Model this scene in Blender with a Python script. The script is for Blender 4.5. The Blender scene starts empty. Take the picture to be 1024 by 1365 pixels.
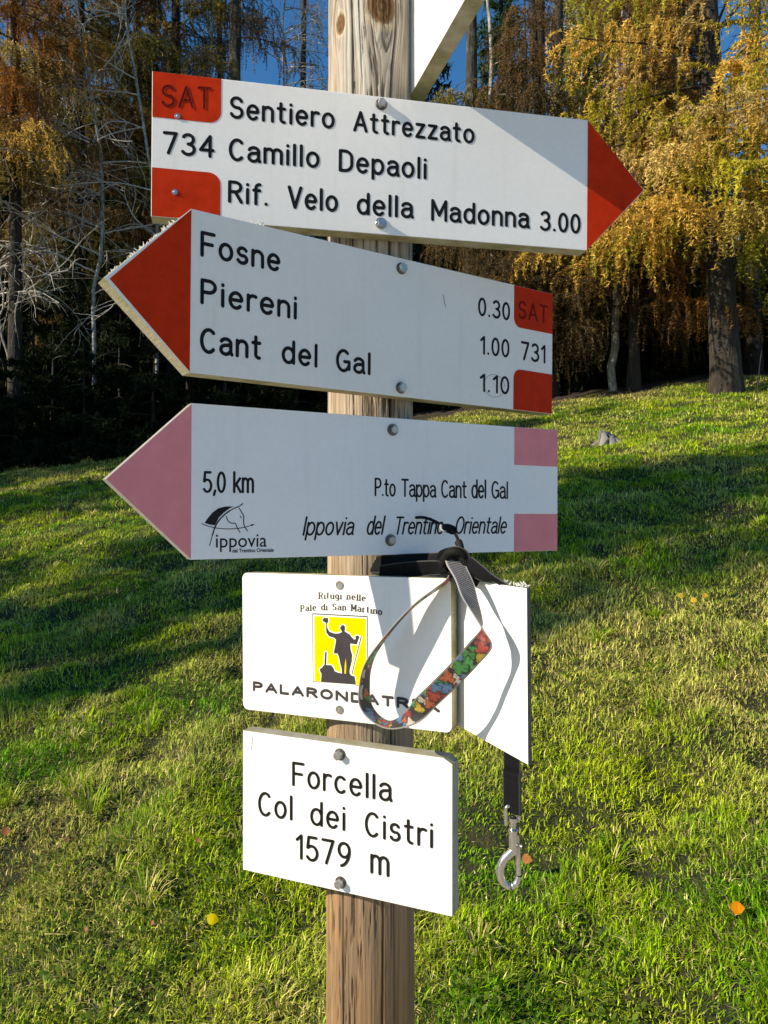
import bpy, bmesh, math, random
import numpy as np
from mathutils import Vector, Matrix

scene = bpy.context.scene
COL = scene.collection
EYE = 1.6                                   # camera height above the ground datum

# ------------------------------------------------------------------ camera
cam_d = bpy.data.cameras.new('camera')
cam = bpy.data.objects.new('camera', cam_d)
COL.objects.link(cam)
cam.location = (0, 0, EYE)
cam.rotation_euler = (math.radians(90), 0, 0)
cam_d.sensor_fit = 'VERTICAL'
cam_d.sensor_height = 36.0
cam_d.lens = 36.0 * 1031.0 / 1365.0
cam_d.clip_start = 0.02
cam_d.clip_end = 2000
scene.camera = cam
scene.render.resolution_x, scene.render.resolution_y = 768, 1024

# ------------------------------------------------------------------ sky and sun
SUN_AZ, SUN_EL = 22.5, 29.0                 # degrees behind due left, degrees above the horizon
a_, e_ = math.radians(SUN_AZ), math.radians(SUN_EL)
TO_SUN = Vector((-math.cos(a_) * math.cos(e_), -math.sin(a_) * math.cos(e_), math.sin(e_)))
world = bpy.data.worlds.new('World')
scene.world = world
world.use_nodes = True
wn = world.node_tree
sky = wn.nodes.new('ShaderNodeTexSky')
sky.sky_type = 'NISHITA'
sky.sun_disc = False
sky.sun_elevation = e_
sky.sun_rotation = math.atan2(TO_SUN.x, TO_SUN.y)
sky.altitude = 1600
sky.air_density = 1.0
sky.dust_density = 0.0
sky.ozone_density = 3.0
deep = wn.nodes.new('ShaderNodeHueSaturation')          # the deep blue of a clear mountain sky
deep.inputs['Saturation'].default_value = 1.28
deep.inputs['Value'].default_value = 1.35
wn.links.new(sky.outputs[0], deep.inputs['Color'])
wn.links.new(deep.outputs[0], wn.nodes['Background'].inputs[0])
wn.nodes['Background'].inputs[1].default_value = 0.10
sun_d = bpy.data.lights.new('sun', 'SUN')
sun_d.energy = 5.0
sun_d.angle = math.radians(0.53)
sun_d.color = (1.0, 0.93, 0.80)
sun = bpy.data.objects.new('sun', sun_d)
COL.objects.link(sun)
sun.rotation_euler = TO_SUN.to_track_quat('Z', 'Y').to_euler()
sun.location = (-20, -10, 20)

scene.view_settings.view_transform = 'Standard'
scene.view_settings.look = 'None'
scene.view_settings.gamma = 1.0
scene.view_settings.exposure = 0.44
scene.view_settings.use_curve_mapping = False
scene.view_settings.use_white_balance = True          # the camera's warm daylight setting
scene.view_settings.white_balance_temperature = 7500
scene.cycles.max_bounces = 5
scene.cycles.diffuse_bounces = 3
scene.cycles.use_denoising = True

# ------------------------------------------------------------------ measured layout
POST_X,POST_Y,POST_R = -0.0163,0.9100,0.0516
# pose of every sign face: lower left corner (relative to the eye), yaw, roll, width, height in metres
POSE = {
 '1': (-0.2401,0.7964,0.3044, 0.1927,0.0082, 0.4821,0.1501),
 '2': (-0.1804,0.7177,0.1292, 0.5896,0.0108, 0.4734,0.1528),
 '3': (-0.1854,0.7423,-0.0459, 0.5065,0.0049, 0.4594,0.1505),
 '4': (-0.1665,0.9137,-0.2330, -0.4254,-0.0085, 0.2607,0.1614),
 '5': (-0.1645,0.9009,-0.4166, -0.4189,0.0007, 0.2571,0.1622),
 '4b': (0.0838,0.8139,-0.2271, -1.2097,-0.0141, 0.1285,0.1567),
 '0': (0.0325,0.8866,0.4816, -1.3053,0.0000, 0.2000,0.1500),
}
# words: sign, text, left u, left baseline v, right u, right baseline v, cap height (mm on the sign face)
WORDS = [
 ('1', 'SAT', 9.56, 113.38, 60.58, 115.85, 23.62),
 ('1', '734', 11.23, 65.25, 63.68, 65.71, 24.01),
 ('1', 'Sentiero', 78.47, 109.19, 189.62, 108.98, 24.01),
 ('1', 'Attrezzato', 209.71, 108.78, 346.55, 108.64, 23.13),
 ('1', 'Camillo', 77.99, 64.56, 173.7, 65.21, 24.4),
 ('1', 'Depaoli', 194.22, 63.97, 292.34, 64.03, 24.66),
 ('1', 'Rif.', 77.58, 20.5, 119.5, 20.0, 24.0),
 ('1', 'Velo', 139.73, 19.78, 194.01, 19.86, 24.75),
 ('1', 'della', 214.23, 19.25, 277.17, 19.62, 24.77),
 ('1', 'Madonna', 297.23, 19.09, 411.99, 19.21, 24.42),
 ('1', '3.00', 424.43, 18.23, 474.17, 18.06, 22.98),
 ('2', 'Fosne', 8.97, 109.81, 91.74, 109.8, 24.55),
 ('2', 'Piereni', 9.45, 65.34, 111.01, 65.51, 24.55),
 ('2', 'Cant', 9.47, 19.47, 72.41, 20.28, 24.54),
 ('2', 'del', 93.99, 19.66, 135.17, 19.81, 24.65),
 ('2', 'Gal', 156.46, 18.58, 199.91, 19.25, 24.59),
 ('2', '0.30', 349.23, 106.16, 400.12, 107.42, 22.3),
 ('2', '1.00', 352.97, 60.9, 399.62, 62.22, 22.61),
 ('2', '731', 418.66, 62.23, 460.83, 62.48, 23.52),
 ('2', '1.10', 352.87, 16.59, 399.86, 17.43, 22.16),
 ('2', 'SAT', 413.23, 112.49, 463.85, 113.46, 22.53),
 ('5', 'Forcella', 66.58, 107.29, 189.22, 107.46, 27.97),
 ('5', 'Col', 21.3, 66.55, 67.49, 68.03, 28.56),
 ('5', 'dei', 89.91, 67.07, 134.24, 67.42, 28.08),
 ('5', 'Cistri', 157.5, 66.06, 236.45, 66.7, 27.59),
 ('5', '1579', 71.23, 26.01, 140.5, 27.14, 28.75),
 ('5', 'm', 163.93, 27.11, 186.57, 27.03, 29.94),
 ('3', '5,0', 10.98, 64.3, 34.26, 64.47, 21.4),
 ('3', 'km', 41.36, 64.59, 63.14, 64.8, 21.97),
 ('3', 'P.to', 199.88, 63.98, 226.46, 63.71, 20.19),
 ('3', 'Tappa', 233.25, 63.64, 279.39, 63.19, 20.41),
 ('3', 'Cant', 285.89, 63.2, 321.74, 63.16, 20.94),
 ('3', 'del', 327.91, 63.16, 349.81, 63.19, 22.73),
 ('3', 'Gal', 356.94, 63.19, 382.02, 63.16, 21.4),
 ('3', 'Ippovia', 114.98, 21.77, 176.56, 21.79, 20.44),
 ('3', 'del', 189.16, 21.83, 212.95, 21.84, 21.44),
 ('3', 'Trentino', 223.62, 21.83, 291.0, 21.79, 20.3),
 ('3', 'Orientale', 304.31, 21.75, 381.1, 21.6, 20.89),
 ('3', 'ippovia', 24.42, 11.71, 76.74, 10.51, 12.8),
 ('3', 'del Trentino Orientale', 40.96, 6.55, 84.29, 5.44, 3.7),
 ('4', 'PALARONDATREK', 14.06, 22.54, 247.51, 20.29, 11.98),
 ('4', 'Rifugi nelle', 103.16, 133.6, 162.25, 132.98, 8.45),
 ('4', 'Pale di San Martino', 79.32, 117.91, 181.82, 118.71, 8.55),
]
# outlines and marks, mm on the sign face
MARK = {
 'sil': [(108.07, 111.62), (110.76, 113.35), (115.01, 113.34), (115.58, 109.32), (113.75, 107.09), (114.31, 101.79), (116.7, 98.18), (122.71, 96.39), (128.11, 96.69), (132.3, 98.31), (132.08, 100.09), (130.19, 102.11), (130.93, 104.79), (133.56, 106.73), (136.17, 105.59), (136.5, 102.44), (135.88, 99.77), (138.24, 98.32), (141.77, 96.73), (145.28, 93.14), (147.84, 90.98), (149.73, 92.14), (149.05, 94.73), (151.75, 95.93), (154.42, 94.51), (152.88, 91.28), (151.08, 85.93), (146.39, 86.17), (142.87, 86.48), (143.05, 80.18), (145.12, 74.0), (144.46, 66.6), (142.04, 58.01), (141.65, 53.77), (143.75, 51.3), (147.85, 50.58), (149.54, 41.59), (105.52, 40.8), (106.33, 49.97), (104.16, 53.55), (104.42, 55.71), (106.88, 56.97), (108.48, 59.22), (110.07, 60.41), (110.37, 66.31), (111.17, 74.91), (112.63, 75.86), (113.1, 73.97), (112.55, 66.46), (112.26, 60.57), (118.8, 60.73), (121.42, 58.05), (122.96, 54.45), (127.14, 53.18), (132.15, 52.5), (131.95, 57.25), (129.87, 64.5), (128.49, 70.76), (126.72, 74.35), (122.52, 74.07), (122.3, 76.18), (124.04, 83.19), (125.06, 89.62), (122.67, 91.61), (116.65, 92.85), (113.05, 96.38), (112.48, 100.62), (112.89, 105.98), (111.33, 108.57), (108.9, 108.98)],
 'gap': [(137.05, 69.76), (135.8, 61.76), (135.24, 52.74), (137.26, 52.9), (137.69, 61.9)],
 'stick': [(155.83, 95.12), (156.99, 95.19), (147.6, 62.63), (145.17, 52.99), (144.23, 52.92), (146.18, 60.42)],
 'lg_mane': [(13.19, 35.35), (16.45, 40.2), (20.77, 45.34), (26.87, 49.66), (33.91, 51.44), (41.93, 51.59), (37.48, 49.31), (32.18, 45.39), (27.35, 40.65), (23.45, 33.1), (19.96, 33.46), (16.48, 34.23)],
 'lg_neck': [(18.15, 13.31), (19.6, 18.42), (21.74, 26.09), (24.32, 32.93), (28.68, 39.36), (34.83, 44.97), (41.05, 48.9), (47.31, 51.55), (51.64, 54.47)],
 'lg_ground': [(10.44, 34.51), (17.36, 32.1), (26.09, 30.17), (36.68, 29.43), (45.62, 29.81), (52.84, 30.91), (61.04, 32.97)],
 'lg_arrowh': [(60.12, 34.12), (64.25, 33.84), (60.58, 31.92)],
 'lg_face': [(47.77, 49.81), (50.05, 46.34), (52.33, 41.99), (52.45, 37.19), (53.29, 31.95), (56.49, 27.56)],
 'lg_jaw': [(34.85, 41.52), (36.2, 38.07), (39.33, 35.3), (43.8, 34.77), (45.61, 31.11), (48.61, 26.05)],
 'lg_eye': [(48.8, 41.98), (49.72, 40.24)],
 'bolts1': [(240.43, 141.53), (241.08, 11.8)],
 'bolts2': [(238.37, 141.21), (239.08, 9.9)],
 'bolts3': [(222.19, 137.31), (219.95, 16.1)],
 'bolts4': [(129.98, 150.48), (128.81, 11.93)],
 'bolts5': [(127.27, 150.66), (128.29, 10.44)],
 'screws1': [(25.6, 105.86), (23.61, 26.96)],
 'red1': [(69.71, 153.79), (70.12, 104.14), (-0.18, 101.42), (-0.13, 50.55), (69.17, 50.75), (69.62, -3.44)],
 'red2': [(406.08, 151.33), (406.63, 100.49), (473.7, 103.55), (474.27, 50.62), (407.18, 49.48), (407.22, -0.3)],
 'tip1': [(553.85, 75.35)],
 'tip2': [(-73.39, 75.66), (-78.08, 73.77)],
 'tip3': [(-78.91, 75.39)],
 'pink3': [(390.79, 149.54), (391.02, 104.33), (460.01, 105.29), (460.3, 45.82), (391.3, 45.56)],
 'panel4': [(95.09, 117.77), (164.4, 117.56), (163.74, 39.92), (94.43, 39.97)],
 'chip5': [(246.3, 163.2), (256.77, 158.38)],
}

# ------------------------------------------------------------------ helpers
def tag(o, label=None, cat=None, group=None, kind=None):
    if label: o['label'] = label
    if cat: o['category'] = cat
    if group: o['group'] = group
    if kind: o['kind'] = kind
    return o

def empty(name, loc=(0, 0, 0), rot=None):
    o = bpy.data.objects.new(name, None)
    o.empty_display_size = 0.05
    COL.objects.link(o)
    o.location = loc
    if rot: o.rotation_euler = rot
    return o

def link(name, me, mats, parent=None):
    o = bpy.data.objects.new(name, me)
    COL.objects.link(o)
    for m in (mats if isinstance(mats, (list, tuple)) else [mats]):
        me.materials.append(m)
    if parent: o.parent = parent
    return o

def fast_mesh(name, V, F, col=None, smooth=False, mat_idx=None):
    """mesh from numpy arrays; F is (n,3) or (n,4); col is one rgb per vertex"""
    V = np.asarray(V, np.float32).reshape(-1, 3); F = np.asarray(F, np.int32)
    n = F.shape[1]
    me = bpy.data.meshes.new(name)
    me.vertices.add(len(V)); me.vertices.foreach_set('co', V.ravel())
    me.loops.add(F.size); me.loops.foreach_set('vertex_index', F.ravel())
    me.polygons.add(len(F))
    me.polygons.foreach_set('loop_start', np.arange(0, F.size, n, dtype=np.int32))
    if smooth: me.polygons.foreach_set('use_smooth', np.ones(len(F), bool))
    if mat_idx is not None: me.polygons.foreach_set('material_index', np.asarray(mat_idx, np.int32))
    me.update(calc_edges=True)
    if col is not None:
        a = me.color_attributes.new('col', 'FLOAT_COLOR', 'POINT')
        c = np.ones((len(V), 4), np.float32); c[:, :3] = col
        a.data.foreach_set('color', c.ravel())
    me.validate()
    return me

def bm_mesh(name, bm, smooth=False):
    me = bpy.data.meshes.new(name)
    bm.normal_update(); bm.to_mesh(me); bm.free()
    if smooth:
        for p in me.polygons: p.use_smooth = True
    return me

def _hash(ix, iy, seed):
    h = (ix.astype(np.int64) * 374761393 + iy.astype(np.int64) * 668265263 + seed * 974634777) & 0xFFFFFFFF
    h = ((h ^ (h >> 13)) * 1274126177) & 0xFFFFFFFF
    return ((h ^ (h >> 16)) & 0xFFFF) / 65535.0

def vnoise(x, y, seed=0, wrapx=None):
    x = np.asarray(x, float); y = np.asarray(y, float)
    ix, iy = np.floor(x), np.floor(y)
    fx, fy = x - ix, y - iy
    fx = fx * fx * (3 - 2 * fx); fy = fy * fy * (3 - 2 * fy)
    ix = ix.astype(np.int64); iy = iy.astype(np.int64); jx = ix + 1
    if wrapx: ix = ix % wrapx; jx = jx % wrapx
    a = _hash(ix, iy, seed); b = _hash(jx, iy, seed); c = _hash(ix, iy + 1, seed); d = _hash(jx, iy + 1, seed)
    return (a * (1 - fx) + b * fx) * (1 - fy) + (c * (1 - fx) + d * fx) * fy

def fbm(x, y, seed=0, octv=4):
    s = 0; amp = .5; t = 0
    for i in range(octv):
        s = s + amp * vnoise(x * 2 ** i, y * 2 ** i, seed + i * 7); t += amp; amp *= .5
    return s / t

# ------------------------------------------------------------------ materials
class NT:
    def __init__(s, name):
        s.m = bpy.data.materials.new(name); s.m.use_nodes = True
        s.t = s.m.node_tree; s.b = s.t.nodes['Principled BSDF']
        s.out = s.t.nodes['Material Output']
    def n(s, kind, **kw):
        q = s.t.nodes.new(kind)
        for k, v in kw.items(): setattr(q, k, v)
        return q
    def l(s, a, b): s.t.links.new(a, b)
    def coords(s, scale=(1, 1, 1), kind='Object'):
        tc = s.n('ShaderNodeTexCoord'); mp = s.n('ShaderNodeMapping')
        mp.inputs['Scale'].default_value = scale
        s.l(tc.outputs[kind], mp.inputs['Vector']); return mp.outputs[0]
    def noise(s, vec, scale, detail=4, rough=.55):
        q = s.n('ShaderNodeTexNoise'); q.inputs['Scale'].default_value = scale
        q.inputs['Detail'].default_value = detail; q.inputs['Roughness'].default_value = rough
        s.l(vec, q.inputs['Vector']); return q.outputs[0]
    def ramp(s, fac, stops):
        q = s.n('ShaderNodeValToRGB'); e = q.color_ramp.elements
        while len(e) < len(stops): e.new(.5)
        for i, (p, c) in enumerate(stops):
            e[i].position = p; e[i].color = (*c, 1) if len(c) == 3 else c
        s.l(fac, q.inputs[0]); return q.outputs[0]
    def mix(s, fac, a, b, mode='MIX'):
        q = s.n('ShaderNodeMix', data_type='RGBA', blend_type=mode)
        for sock, v in ((q.inputs[0], fac), (q.inputs[6], a), (q.inputs[7], b)):
            if isinstance(v, (float, int)): sock.default_value = v
            elif isinstance(v, tuple): sock.default_value = (*v, 1)
            else: s.l(v, sock)
        return q.outputs[2]
    def bump(s, h, strength, dist):
        q = s.n('ShaderNodeBump'); q.inputs['Strength'].default_value = strength
        q.inputs['Distance'].default_value = dist
        s.l(h, q.inputs['Height']); s.l(q.outputs[0], s.b.inputs['Normal'])
    def base(s, c):
        if isinstance(c, tuple): s.b.inputs['Base Color'].default_value = (*c, 1)
        else: s.l(c, s.b.inputs['Base Color'])
    def rough(s, v):
        if isinstance(v, (int, float)): s.b.inputs['Roughness'].default_value = v
        else: s.l(v, s.b.inputs['Roughness'])

def paint(name, c, rough=.45, wear=.12, scale=60):
    t = NT(name); v = t.coords()
    f = t.noise(v, scale, 5, .6)
    g = t.noise(v, scale * .15, 3, .5)
    d = tuple(max(0, q * (1 - wear)) for q in c); u = tuple(min(1, q * (1 + wear * .35) + .004) for q in c)
    t.base(t.mix(.35, t.ramp(f, [(.35, d), (.65, u)]), t.ramp(g, [(.35, d), (.65, u)])))
    t.rough(t.ramp(f, [(.3, (rough - .08,) * 3), (.7, (rough + .1,) * 3)]))
    t.b.inputs['Specular IOR Level'].default_value = .07
    t.bump(f, .08, .001)
    return t.m

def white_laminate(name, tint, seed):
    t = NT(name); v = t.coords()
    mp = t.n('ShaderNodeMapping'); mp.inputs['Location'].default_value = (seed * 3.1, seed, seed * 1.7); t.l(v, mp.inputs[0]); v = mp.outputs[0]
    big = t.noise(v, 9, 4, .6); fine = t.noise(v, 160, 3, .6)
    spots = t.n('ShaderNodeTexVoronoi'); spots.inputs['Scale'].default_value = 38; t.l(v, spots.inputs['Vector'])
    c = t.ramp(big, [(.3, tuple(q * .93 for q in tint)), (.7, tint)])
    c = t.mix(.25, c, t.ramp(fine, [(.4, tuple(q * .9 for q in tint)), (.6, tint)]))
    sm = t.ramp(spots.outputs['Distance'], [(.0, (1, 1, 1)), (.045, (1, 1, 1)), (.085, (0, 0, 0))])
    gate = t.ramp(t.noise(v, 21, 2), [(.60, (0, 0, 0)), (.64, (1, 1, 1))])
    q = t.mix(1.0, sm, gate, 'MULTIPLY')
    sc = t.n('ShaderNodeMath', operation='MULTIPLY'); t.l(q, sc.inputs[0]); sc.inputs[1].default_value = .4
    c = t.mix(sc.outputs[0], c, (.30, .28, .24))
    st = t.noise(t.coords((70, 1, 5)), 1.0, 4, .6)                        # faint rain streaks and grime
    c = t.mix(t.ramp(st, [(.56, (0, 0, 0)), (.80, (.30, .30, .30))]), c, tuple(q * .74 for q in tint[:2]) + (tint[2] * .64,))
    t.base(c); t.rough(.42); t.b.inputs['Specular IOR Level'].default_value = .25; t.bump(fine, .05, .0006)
    return t.m

def foliage(name, trans=.35, rough=.6):
    t = NT(name)
    a = t.n('ShaderNodeVertexColor', layer_name='col')
    t.base(a.outputs[0]); t.rough(rough)
    t.b.inputs['Specular IOR Level'].default_value = .12
    tr = t.n('ShaderNodeBsdfTranslucent'); t.l(a.outputs[0], tr.inputs[0])
    mx = t.n('ShaderNodeMixShader'); mx.inputs[0].default_value = trans
    t.l(t.b.outputs[0], mx.inputs[1]); t.l(tr.outputs[0], mx.inputs[2]); t.l(mx.outputs[0], t.out.inputs[0])
    return t.m

def bark(name, dark, light, sx=6, sz=1.3, lich=None):
    t = NT(name); v = t.coords((sx, sx, sz))
    f = t.noise(v, 3.2, 6, .65)
    c = t.ramp(f, [(.32, dark), (.55, tuple((a + b) * .45 for a, b in zip(dark, light))), (.72, light)])
    if lich:
        g = t.noise(t.coords((1.5, 1.5, 1)), 2.4, 5, .7)
        m = t.ramp(g, [(.52, (0, 0, 0)), (.62, (1, 1, 1))]); c = t.mix(m, c, lich)
    t.base(c); t.rough(.9); t.bump(f, .9, .05)
    return t.m

def attr_mat(name, rough=.7, bump=None, spec=.3):
    t = NT(name); a = t.n('ShaderNodeVertexColor', layer_name='col')
    t.base(a.outputs[0]); t.rough(rough); t.b.inputs['Specular IOR Level'].default_value = spec
    if bump:
        t.bump(t.noise(t.coords(bump[0]), bump[1], 5, .6), bump[2], bump[3])
    return t.m

def metal(name, c, rough):
    t = NT(name); v = t.coords(); f = t.noise(v, 120, 4)
    t.base(t.ramp(f, [(.3, tuple(q * .85 for q in c)), (.7, c)])); t.b.inputs['Metallic'].default_value = .9
    t.rough(t.ramp(f, [(.3, (rough - .1,) * 3), (.7, (rough + .12,) * 3)])); return t.m

M = {}
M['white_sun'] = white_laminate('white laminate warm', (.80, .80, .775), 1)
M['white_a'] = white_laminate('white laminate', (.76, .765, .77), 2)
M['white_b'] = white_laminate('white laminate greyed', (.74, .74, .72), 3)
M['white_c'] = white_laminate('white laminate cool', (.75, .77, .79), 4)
M['red'] = paint('red sign paint', (.50, .026, .003), .6, .25)
M['red_dark'] = paint('red with groove shade in the colour', (.15, .008, .003), .5, .3)  # darker red stands in for the shade inside the routed letters
M['pink'] = paint('faded red print', (.70, .24, .27), .55, .12, 40)
M['black'] = paint('black letter paint', (.012, .012, .013), .38, .3)
M['print'] = paint('black print', (.016, .016, .018), .5, .3)
M['print_grey'] = paint('dark grey print', (.050, .045, .050), .5, .15)
M['yellow'] = paint('yellow print', (.83, .56, .004), .5, .06)
M['steel'] = metal('zinc plated steel', (.42, .42, .40), .38)
M['steel_dark'] = metal('dark washer steel', (.16, .155, .14), .45)  # darker steel for the washers under the bolt heads
M['steel_bright'] = metal('nickel plated steel', (.50, .48, .45), .26)
def edge_mat(name, a, b, c):
    t = NT(name); f = t.noise(t.coords((1, 1, 14)), 60, 6, .7); g = t.noise(t.coords(), 22, 4, .6)
    t.base(t.mix(t.ramp(g, [(.45, (0, 0, 0)), (.62, (1, 1, 1))]), t.ramp(f, [(.3, a), (.7, b)]), c)); t.rough(.85); t.bump(f, .5, .002)
    return t.m
M['edge'] = edge_mat('weathered board edge', (.30, .27, .17), (.46, .43, .31), (.22, .21, .09))
M['edge_grey'] = edge_mat('grey board edge', (.26, .25, .21), (.42, .41, .35), (.28, .27, .17))
M['edge_dark'] = edge_mat('dark board edge', (.05, .05, .045), (.10, .10, .09), (.06, .06, .05))
M['needle'] = foliage('needles', .4)
M['grass'] = foliage('grass blades', .25, .55)
M['bark_larch'] = bark('larch bark', (.012, .009, .007), (.085, .068, .052), 6, 1.1)
M['bark_lichen'] = bark('larch bark with lichen', (.014, .011, .008), (.095, .08, .062), 6, 1.1, (.12, .12, .10))
M['bark_dark'] = bark('spruce bark', (.010, .008, .007), (.06, .048, .038), 6, 1.4)
M['bark_pale'] = bark('pale birch bark', (.12, .11, .10), (.66, .64, .58), 4, 2.5)
M['twig_pale'] = bark('bare grey twigs', (.42, .39, .34), (.84, .80, .72), 3, 3)
M['twig_dark'] = bark('dark twigs', (.025, .019, .014), (.10, .08, .06), 3, 3)

# ------------------------------------------------------------------ terrain
def hgt(x, y):
    x = np.asarray(x, float); y = np.asarray(y, float)
    yy = np.where(y < 0, .10 * y, .23 * np.minimum(y, 55) + .02 * np.maximum(y - 55, 0))
    yy = np.maximum(yy, -3)
    h = yy + .107 * 22 * np.tanh(x / 22)
    h = h + .10 * (fbm(x * .33 + 5, y * .33, 3, 3) - .5) + .05 * (fbm(x * 1.4, y * 1.4, 8, 3) - .5)
    near = (y > 1.0) & (y < 16) & (np.abs(x) < 14)                       # tussocks and hoof pits
    n1 = fbm(x * 4.2 + 3, y * 4.2, 14, 3); h = h + near * (.115 * (n1 - .5) - .010 * np.clip((.36 - n1) * 8, 0, 1))
    return h
def H1(x, y): return float(hgt(np.array([x]), np.array([y]))[0])

def edge_y(x):                               # where the meadow gives way to the forest floor
    x = np.asarray(x, float)
    return 13.6 + .05 * x + .14 * np.maximum(x, 0) + 1.6 * (fbm(x * .35 + 40, x * 0 + 3, 5, 3) - .5) + np.where(x < -1, .4, 0)

def spread(n, near, far):
    t = np.linspace(-1, 1, n)
    return np.sign(t) * (near * np.abs(t) + (far - near) * np.abs(t) ** 5)
gx = spread(641, 16, 260); gy = spread(721, 22, 260) + 6
GX, GY = np.meshgrid(gx, gy); GZ = hgt(GX, GY)
nx, ny = len(gx), len(gy)
idx = np.arange(nx * ny).reshape(ny, nx)
F = np.stack([idx[:-1, :-1], idx[:-1, 1:], idx[1:, 1:], idx[1:, :-1]], -1).reshape(-1, 4)
fw = np.clip((GY - edge_y(GX) + .5) / 1.0 + (fbm(GX * 1.7, GY * 1.7, 12, 3) - .5) * 1.6, 0, 1)
me = fast_mesh('ground', np.stack([GX, GY, GZ], -1), F, np.stack([fw, fw, fw], -1).reshape(-1, 3), True)
t = NT('meadow soil and needle litter')
v = t.coords()
soil = t.ramp(t.noise(v, 9, 6, .7), [(.35, (.012, .014, .004)), (.5, (.026, .034, .008)), (.66, (.07, .06, .02))])
litter = t.ramp(t.noise(v, 14, 6, .75), [(.32, (.012, .008, .005)), (.52, (.042, .027, .013)), (.70, (.12, .08, .034))])
a = t.n('ShaderNodeVertexColor', layer_name='col')
t.base(t.mix(a.outputs[0], soil, litter)); t.rough(.95)
t.bump(t.noise(v, 30, 6, .7), .8, .04)
ground = tag(link('ground', me, t.m), 'sloping alpine meadow rising towards the forest edge', 'ground', kind='structure')

# unseen pale gravel path, added to bounce warm light up onto the signs
px_ = np.linspace(-14, 14, 141); pv = np.linspace(0, 1, 15)
lo = -6.5 + .5 * np.sin(px_ * .5); hi = 1.02 + .12 * np.sin(px_ * .9 + 1) + .10 * (fbm(px_ * 1.5, px_ * 0, 61, 3) - .5)
PX = np.repeat(px_[None], 15, 0); PY = lo + (hi - lo) * pv[:, None]
i_ = np.arange(15 * 141).reshape(15, 141)
me = fast_mesh('path', np.stack([PX, PY, hgt(PX, PY) + .030], -1), np.stack([i_[:-1, :-1], i_[:-1, 1:], i_[1:, 1:], i_[1:, :-1]], -1).reshape(-1, 4), None, True)
t = NT('bounce light gravel'); v = t.coords()
vo = t.n('ShaderNodeTexVoronoi'); vo.inputs['Scale'].default_value = 45; t.l(v, vo.inputs['Vector'])
t.base(t.mix(.5, t.ramp(t.noise(v, 60, 6, .7), [(.3, (.40, .35, .27)), (.7, (.74, .68, .57))]), t.ramp(vo.outputs['Distance'], [(.0, (.74, .68, .58)), (.6, (.46, .40, .31))])))
t.rough(.9); t.bump(vo.outputs['Distance'], .8, .02)
tag(link('path', me, t.m), 'added pale gravel path, out of view, bouncing light up onto the signs', 'path', kind='structure')

# ------------------------------------------------------------------ grass: one uncountable mass of blades
rs = np.random.RandomState(11)
def unit_(v): return v / np.linalg.norm(v, axis=1, keepdims=True)
def sample_area(n_pow, d0, d1, n):
    """distances weighted towards the eye, spread across a wedge a little wider than the view"""
    u = rs.rand(n)
    k = 2 - n_pow
    d = (d0 ** k + u * (d1 ** k - d0 ** k)) ** (1 / k)
    x = (rs.rand(n) * 2 - 1) * (.72 * d + .35)
    return x, d
N = 860000
bx_, by_ = sample_area(1.62, 1.15, 17.5, N)
keep = by_ < edge_y(bx_) + (fbm(bx_ * 2, by_ * 2, 31, 2) - .5) * 2.6 + .1
keep &= (bx_ - POST_X) ** 2 + (by_ - POST_Y) ** 2 > .058 ** 2
bx_, by_ = bx_[keep], by_[keep]; n = len(bx_)
dist = by_
sc = np.maximum(1, dist / 2.6) ** .72
tuft = .6 * fbm(bx_ * 3.4, by_ * 3.4, 21, 3) + .4 * fbm(bx_ * 4.2 + 3, by_ * 4.2, 14, 3)                 # clumps of longer grass
dry = fbm(bx_ * .55 + 9, by_ * .55, 22, 3) * .4 + fbm(bx_ * 2.3, by_ * 2.3, 23, 3) * .6
hue = fbm(bx_ * 3.1 + 17, by_ * 3.1, 26, 2)
bare = fbm(bx_ * 3.3 + 3, by_ * 3.3, 27, 2)
hgt_b = (.015 + .046 * np.clip(tuft - .22, 0, 1) ** 1.3 + .012 * rs.rand(n)) * (.55 + .9 * rs.rand(n)) * sc ** .38
hgt_b *= np.where(bare < .30, .7, 1.0)
wid = (.0008 + .0011 * rs.rand(n)) * sc
fl = 6.28 * fbm(bx_ * 1.8 + 7, by_ * 1.8, 24, 2) * 2 + rs.normal(0, 1.5, n)   # combed lie of the clumps
lean = np.clip(1.15 + .65 * rs.randn(n), .1, 2.6)
flat = rs.rand(n) < .42                                   # dead blades lying in the thatch
lean = np.where(flat, 2.6 + rs.rand(n), lean)
fl = np.where(flat, rs.rand(n) * 6.28, fl)
ca, sa = np.cos(fl), np.sin(fl)
P0 = np.stack([bx_, by_, hgt(bx_, by_) - .004], -1)
D = np.stack([ca, sa, np.zeros(n)], -1); S = np.stack([-sa, ca, np.zeros(n)], -1)
twist = rs.rand(n, 1) * 1.2 - .6
S = S + D * twist; S /= np.linalg.norm(S, axis=1, keepdims=True)
Z = np.array([0, 0, 1.0])
l1 = (lean * .35)[:, None]; l2 = lean[:, None]
h_ = hgt_b[:, None]
p1 = P0 + h_ * .55 * (Z + D * l1) / np.sqrt(1 + l1 ** 2)
p2 = p1 + h_ * .55 * (Z * .8 + D * l2) / np.sqrt(.64 + l2 ** 2)
p2 = np.where(flat[:, None], p1 + h_ * .8 * (D + Z * .05), p2)
w_ = wid[:, None]
V = np.concatenate([P0 - S * w_ * .8, P0 + S * w_ * .8, p1 - S * w_, p1 + S * w_, p2], 1).reshape(-1, 3)
i5 = np.arange(n)[:, None] * 5
F = np.concatenate([i5 + [0, 1, 3], i5 + [0, 3, 2], i5 + [2, 3, 4]], 0)
green = np.array([.135, .35, .008]); lime = np.array([.48, .60, .022]); straw = np.array([.74, .62, .25]); brown = np.array([.21, .13, .055])
q = np.clip((dry - .43) * 4.0, 0, 1)[:, None]
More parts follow.
